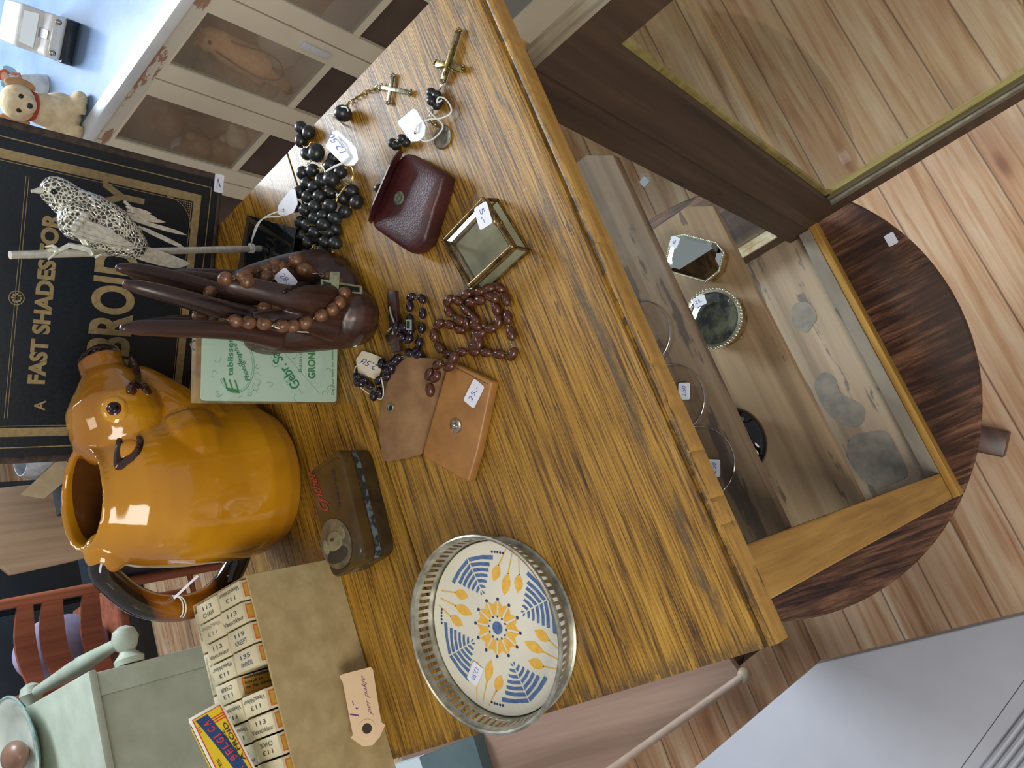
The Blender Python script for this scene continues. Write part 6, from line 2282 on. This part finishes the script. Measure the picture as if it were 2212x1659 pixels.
clo = pm('white_cloth', '#dfe1e2', '#eceded', rough=0.9, scale=20, bump=0.4, bd=0.004)
for (px_, py_), lab in (((600, 90), 'white cloth bundle behind the plush donkey in the upper pane'), ((520, 350), 'white cloth bundle low behind the lower showcase pane')):
    c = K(px_, py_, WX + 0.188)
    m = MB().ell(Vector((c.x, c.y, ZSH + 0.073)), (0.034, 0.050, 0.070)).ell(Vector((c.x + 0.005, c.y + 0.03, ZSH + 0.05)), (0.035, 0.05, 0.045))
    single('cloth_bundle', lab, 'cloth', (c.x, c.y, ZSH), m, clo, fuse=0.005, relax=3)
# ------------------------------------------------------------------ mint-green washstand with towel rail
mint = pm('mint_green_paint', '#a0aa98', '#afb8a6', rough=0.5, scale=14, bump=0.1)
WZ = -0.40
cr = G(190, 1450, WZ)
ws = Thing('washstand', 'mint-green painted washstand with ball-ended towel rail and overhanging board', 'washstand', (cr.x - 0.2, cr.y + 0.3, -T))
m = MB().box(cr.x - 0.55, cr.x, cr.y, cr.y + 0.62, WZ - 0.020, WZ)
ws.part('top', m, mint, bevel=0.004)
py0, py1 = cr.y + 0.012, cr.y + 0.062
pxr = cr.x - 0.004
for xx in (pxr - 0.058, cr.x - 0.54):
    m = MB().box(xx, xx + 0.056, py0, py1, -0.86, WZ - 0.0205)
    ws.part('post', m, mint, bevel=0.003)
    c = Vector((xx + 0.028, (py0 + py1) / 2, -T))
    m = MB().lathe([(0.022, 0.0), (0.028, 0.03), (0.018, 0.09), (0.026, 0.16), (0.034, 0.26), (0.030, 0.33), (0.018, 0.37), (0.033, 0.40), (0.034, 0.43), (0.022, 0.455), (0.026, 0.4645)], c, seg=24)
    ws.part('leg', m, mint)
m = MB().box(pxr - 0.48, pxr - 0.0585, py0 + 0.012, py0 + 0.030, -0.74, WZ - 0.0205)
ws.part('apron', m, mint, smooth=0)
ballc = H(270, 1380, (py0 + py1) / 2)
x0_ = pxr
m = MB().lathe([(0.034, x0_ + 0.0005 - ballc.x), (0.036, x0_ + 0.014 - ballc.x), (0.020, x0_ + 0.030 - ballc.x), (0.018, -0.030), (0.024, -0.024), (0.033, 0.0), (0.026, 0.022), (0.010, 0.032)], ballc, seg=28, axis=(1, 0, 0))
ws.part('rail_knob', m, mint)
m = MB().tube([ballc + Vector((0, 0.026, 0)), ballc + Vector((0, 0.22, 0)), ballc + Vector((0, 0.26, 0)), ballc + Vector((0, 0.27, 0)), ballc + Vector((0, 0.31, 0)), ballc + Vector((0, 0.56, 0))], [0.013, 0.022, 0.024, 0.020, 0.023, 0.014], 18)
ws.part('towel_rail', m, mint)
ec = ballc + Vector((0, 0.60, 0))
m = MB().lathe([(0.03, x0_ + 0.0005 - ec.x), (0.018, x0_ + 0.03 - ec.x), (0.018, -0.030), (0.033, 0.0), (0.026, 0.022), (0.010, 0.032)], ec, seg=24, axis=(1, 0, 0))
ws.part('rail_knob', m, mint)
bc = G(62, 1625, WZ)
bs = Thing('enamel_basin', 'white enamel basin with blue-green rim on the mint washstand', 'basin', (bc.x, bc.y, WZ))
c0 = Vector((bc.x, bc.y, WZ))
en = pm('white_enamel', '#b9c3b4', '#c9d0c2', rough=0.15, coat=0.4, scale=10)
m = MB().lathe([(0.075, 0.0008), (0.105, 0.012), (0.125, 0.030), (0.150, 0.036), (0.150, 0.038), (0.124, 0.033), (0.102, 0.016), (0.072, 0.005), (0.01, 0.004)], c0, seg=48)
bs.part('bowl', m, en)
m = MB().tube([c0 + Vector((0.150 * math.cos(a), 0.150 * math.sin(a), 0.037)) for a in [2 * PI * k / 48 for k in range(48)]], 0.0035, 8, closed=True)
bs.part('rim', m, pm('blue_green_enamel_rim', '#6f8f8d', '#a5bdb4', rough=0.2, scale=70), label='speckled blue-green rolled rim')
egg = c0 + Vector((0.0, 0.0, 0.033))
single('soap', 'brown oval soap lying in the enamel basin', 'soap', egg - Vector((0, 0, 0.028)), MB().ell(egg, (0.040, 0.055, 0.028)), pm('brown_soap', '#7c5c49', '#8d6b55', rough=0.35, scale=20))

# ------------------------------------------------------------------ ladder-back chair and things behind the washstand
red = wood('red_brown_chair_wood', '#7c4332', '#99573f', '#ac674b', axis=2, fine=40, rough=0.45)
YC = 2.78
pr0, pr1 = H(0, 1312, YC), H(440, 1228, YC)
pl1 = H(440, 1406, YC)
chair = Thing('ladderback_chair', 'red-brown ladder-back chair standing behind the mint washstand', 'chair', ((pr0.x + pl1.x) / 2, YC + 0.2, -T))
for xx in (pr1.x, pl1.x):
    m = MB().tube([Vector((xx, YC, -T)), Vector((xx, YC, -0.9)), Vector((xx - 0.004, YC, -0.36))], [0.016, 0.019, 0.016], 14)
    chair.part('post', m, red)
    m = MB().tube([Vector((xx, YC + 0.36, -T)), Vector((xx, YC + 0.36, -0.90))], [0.016, 0.018], 14)
    chair.part('leg', m, red)
for (a, b) in ((42, 74), (98, 140), (188, 222)):
    zt_2, zb_2 = H(a, 1318, YC).z, H(b, 1318, YC).z
    m = MB()
    vs = []
    nS = 12
    for k in range(nS + 1):
        s_ = k / nS
        x_ = pl1.x + (pr1.x - pl1.x) * s_
        y_ = YC + 0.028 * math.sin(PI * s_)
        up_ = 0.020 * math.sin(PI * s_)
        for yy, zz in ((y_ - 0.006, zb_2), (y_ - 0.006, zt_2 + up_), (y_ + 0.006, zt_2 + up_), (y_ + 0.006, zb_2)):
            vs.append((x_, yy, zz))
    m.add(vs, [(k * 4 + j, k * 4 + (j + 1) % 4, (k + 1) * 4 + (j + 1) % 4, (k + 1) * 4 + j) for k in range(nS) for j in range(4)] + [(0, 1, 2, 3), tuple(nS * 4 + j for j in (3, 2, 1, 0))])
    chair.part('ladder_slat', m, red, smooth=30)
m = MB().box(pl1.x - 0.01, pr1.x + 0.01, YC + 0.012, YC + 0.37, -0.905, -0.88)
chair.part('seat', m, red, bevel=0.006)
for zz in (-1.15,):
    chair.part('stretcher', MB().tube([Vector((pl1.x, YC, zz)), Vector((pr1.x, YC, zz))], 0.010, 10), red)
pp_ = pm('purple_grey_velvet', '#8a83a0', '#a29bb6', rough=0.8, scale=12)
cc_ = H(168, 1395, YC + 0.14)
m = MB().ell((cc_.x, YC + 0.13, -0.88 + 0.155), (0.115, 0.07, 0.152), seg=24, rings=16)
single('cushion', 'purple-grey velvet cushion standing on the red-brown chair seat', 'cushion', (cc_.x, YC + 0.13, -0.879), m, pp_)
nav = pm('dark_navy_cupboard_paint', '#18222c', '#222e38', rough=0.55, scale=6)
cup = Thing('cupboard', 'dark navy painted cupboard against the back, behind the red-brown chair', 'cupboard', (0.7, 3.6, -T))
cup.part('carcass', MB().box(0.20, 1.30, 3.45, 3.85, -T, -0.20), nav, bevel=0.004)
cup.part('door', MB().box(0.23, 0.74, 3.432, 3.4495, -T + 0.06, -0.26), nav, bevel=0.003)
cup.part('door', MB().box(0.76, 1.27, 3.432, 3.4495, -T + 0.06, -0.26), nav, bevel=0.003)
# pale board with rounded corners
YB2 = 2.55
pk_ = wood('pinkish_beech_board', '#9a8069', '#b0967c', '#c2aa90', axis=2, fine=30, rough=0.5)
bpts = [H(x, y, YB2) for x, y in ((-60, 1060), (30, 1050), (150, 1040), (230, 1050), (235, 1190), (150, 1212), (24, 1240), (4, 1224), (-60, 1228))]
blo = min(p_.z for p_ in bpts)
m = MB().prism(bpts, (0, 0.02, 0))
bd_ = Thing('wooden_board', 'pinkish pale wooden board with rounded corner, standing left of the black case', 'board', (bpts[0].x, YB2, blo))
bd_.part('panel', m, pk_, bevel=0.003)
zlow = H(235, 1190, YB2).z
stand = MB().box(0.66, 0.94, YB2 - 0.02, YB2 + 0.30, -T, blo - 0.001)
single('plant_stand', 'dark low stand supporting the pale wooden board', 'stand', (0.76, YB2 + 0.14, -T), stand, nav, bevel=0.004)
cb_ = H(80, 990, 2.35)
gb = Thing('glass_bowl', 'frosted round glass bowl seen beside the left edge of the black case', 'bowl', (cb_.x, 2.35, cb_.z - 0.06))
m = MB().lathe([(0.02, -0.058), (0.045, -0.045), (0.060, -0.015), (0.062, 0.015), (0.050, 0.045), (0.047, 0.045), (0.058, 0.015), (0.055, -0.015), (0.04, -0.04), (0.005, -0.052)], Vector((cb_.x, 2.35, cb_.z)), seg=32)
gb.part('bowl', m, pm('frosted_glass', '#8c929a', '#b4b9bd', rough=0.25, scale=40, coat=0.4))
m = MB().box(cb_.x - 0.16, cb_.x + 0.14, 2.27, 2.43, -T, cb_.z - 0.0585)
single('pedestal', 'dark pedestal carrying the frosted glass bowl', 'pedestal', (cb_.x, 2.35, -T), m, nav, bevel=0.004)
rp = [H(x, y, 2.30) for x, y in ((44, 1068), (96, 1076), (150, 1032), (150, 985), (118, 1000))]
m = MB().prism(rp, (0, 0.004, 0))
single('card_strip', 'beige folded card strip lying against the pale board under the glass bowl', 'card', rp[0], m, pm('beige_ribbon', '#b5a382', '#c7b795', rough=0.7, scale=20), smooth=0)

# ------------------------------------------------------------------ low pieces at the left of the cabinet
pb = wood('pinkish_worn_bench_top', '#745c4c', '#8a7060', '#9d8473', axis=1, fine=22, rough=0.5)
ZN = -0.98
bp_ = [G(x, y, ZN) for x, y in ((1604, 1462), (1310, 1668), (1180, 1760), (900, 1760))]
e0, e1 = bp_[0], bp_[1]
dirb = (e1 - e0).normalized()
perp = Vector((dirb.y, -dirb.x, 0))
if perp.x < 0:
    perp = -perp
Wb, Lb = 0.34, 0.95
corners = [e0, e0 + dirb * Lb, e0 + dirb * Lb + perp * Wb, e0 + perp * Wb]
bench = Thing('low_bench', 'low pinkish-brown wooden bench beside the cabinet, running away under its left edge', 'bench', ((corners[0] + corners[2]) / 2) * 1.0 + Vector((0, 0, -T - ZN)))
m = MB().prism([c_ - Vector((0, 0, 0.02)) for c_ in corners], (0, 0, 0.02))
bench.part('top', m, pb, bevel=0.004)
m = MB().tube([e0 + Vector((0, 0, -0.004)), e0 + dirb * Lb + Vector((0, 0, -0.004))], 0.009, 10)
bench.part('edge_bead', m, pm('pale_rubbed_edge', '#9c8573', '#ab9684', rough=0.5, scale=30))
ins = 0.03
cs4 = [e0 + dirb * ins + perp * ins, e0 + dirb * (Lb - ins) + perp * ins, e0 + dirb * (Lb - ins) + perp * (Wb - ins), e0 + dirb * ins + perp * (Wb - ins)]
m = MB().prism([c_ + Vector((0, 0, -0.14)) for c_ in cs4], (0, 0, 0.1195))
bench.part('apron', m, MT['dark_wood'], smooth=0)
for c_ in cs4:
    inn_ = (sum(cs4, Vector()) / 4 - c_).normalized() * 0.03
    bench.part('leg', MB().tube([Vector((c_.x + inn_.x, c_.y + inn_.y, -T)), Vector((c_.x + inn_.x, c_.y + inn_.y, ZN - 0.1402))], [0.014, 0.02], 12), MT['dark_wood'])
bench.part('end_knob', MB().ell(e0 + Vector((0, 0, -0.008)), (0.016, 0.016, 0.012)), pm('pale_wood_end', '#a8957f', rough=0.5))

# white painted board in the near left corner
ZW = -0.86
whb = pm('grey_white_painted_board', '#a3a5ad', '#b0b2ba', rough=0.45, scale=4)
wp = [G(x, y, ZW) for x, y in ((1765, 1433), (2230, 1322), (2500, 1500), (2500, 1900), (1430, 1900), (1430, 1718))]
wt = Thing('painted_board', 'large pale grey-white painted tabletop with angled corner, near the floor at left', 'table', (wp[0].x - 0.2, wp[0].y - 0.1, -T))
m = MB().prism([p_ - Vector((0, 0, 0.024)) for p_ in wp], (0, 0, 0.024))
wt.part('top', m, whb, bevel=0.003)
for k in range(4):
    a, b = G(2215 + 26 * k, 1545, ZW), G(2120 + 26 * k, 1670, ZW)
    m = MB().tube([a + (a - b) * 0.6 + Vector((0, 0, 0.001)), b + (b - a) * 1.0 + Vector((0, 0, 0.001))], 0.0042, 8)
    wt.part('moulding', m, whb)
a, b = G(2212, 1470, ZW), G(2070, 1668, ZW)
m = MB().tube([a, b], 0.0006, 4)
wt.part('joint_line', m, pm('dark_joint', '#55565c', rough=0.9), smooth=0)
for q in ((wp[0] * 0.9 + wp[2] * 0.1), (wp[5] * 0.9 + wp[2] * 0.1), wp[2] * 0.85 + wp[4] * 0.15):
    wt.part('leg', MB().box(q.x - 0.11, q.x - 0.07, q.y - 0.06, q.y - 0.02, -T, ZW - 0.0245), whb, smooth=0)
# teal crate with a white lid strip under the left rear edge
p_ = [G(x, y, -0.945) for x, y in ((1022, 1590), (1046, 1672), (930, 1710), (905, 1638))]
tc = Thing('painted_tray', 'shallow teal painted tray with white edge, on the low bench', 'tray', (p_[0].x, p_[0].y, ZN + 0.001))
m = MB().prism([Vector((q.x, q.y, ZN + 0.001)) for q in p_], (0, 0, 0.034))
tc.part('box', m, pm('teal_grey_paint', '#47585a', '#526466', rough=0.6, scale=8), smooth=0)
p2_ = [G(x, y, -0.944) for x, y in ((905, 1636), (930, 1712), (840, 1730), (800, 1668))]
m = MB().prism([q - Vector((0, 0, 0.03)) for q in p2_], (0, 0, 0.03))
tc.part('lid_strip', m, pm('white_lid', '#b8c2c6', rough=0.5), smooth=0)
# small paper scraps on the floor
c = G(1393, 393, -T)
single('paper_scrap', 'tiny white paper scrap on the floorboards behind the upper shelf', 'paper', c, MB().obox(c + Vector((0, 0, 0.002)), (0.011, 0.003, 0), (-0.003, 0.010, 0), (0, 0, 0.0015)), MT['paper'], smooth=0)
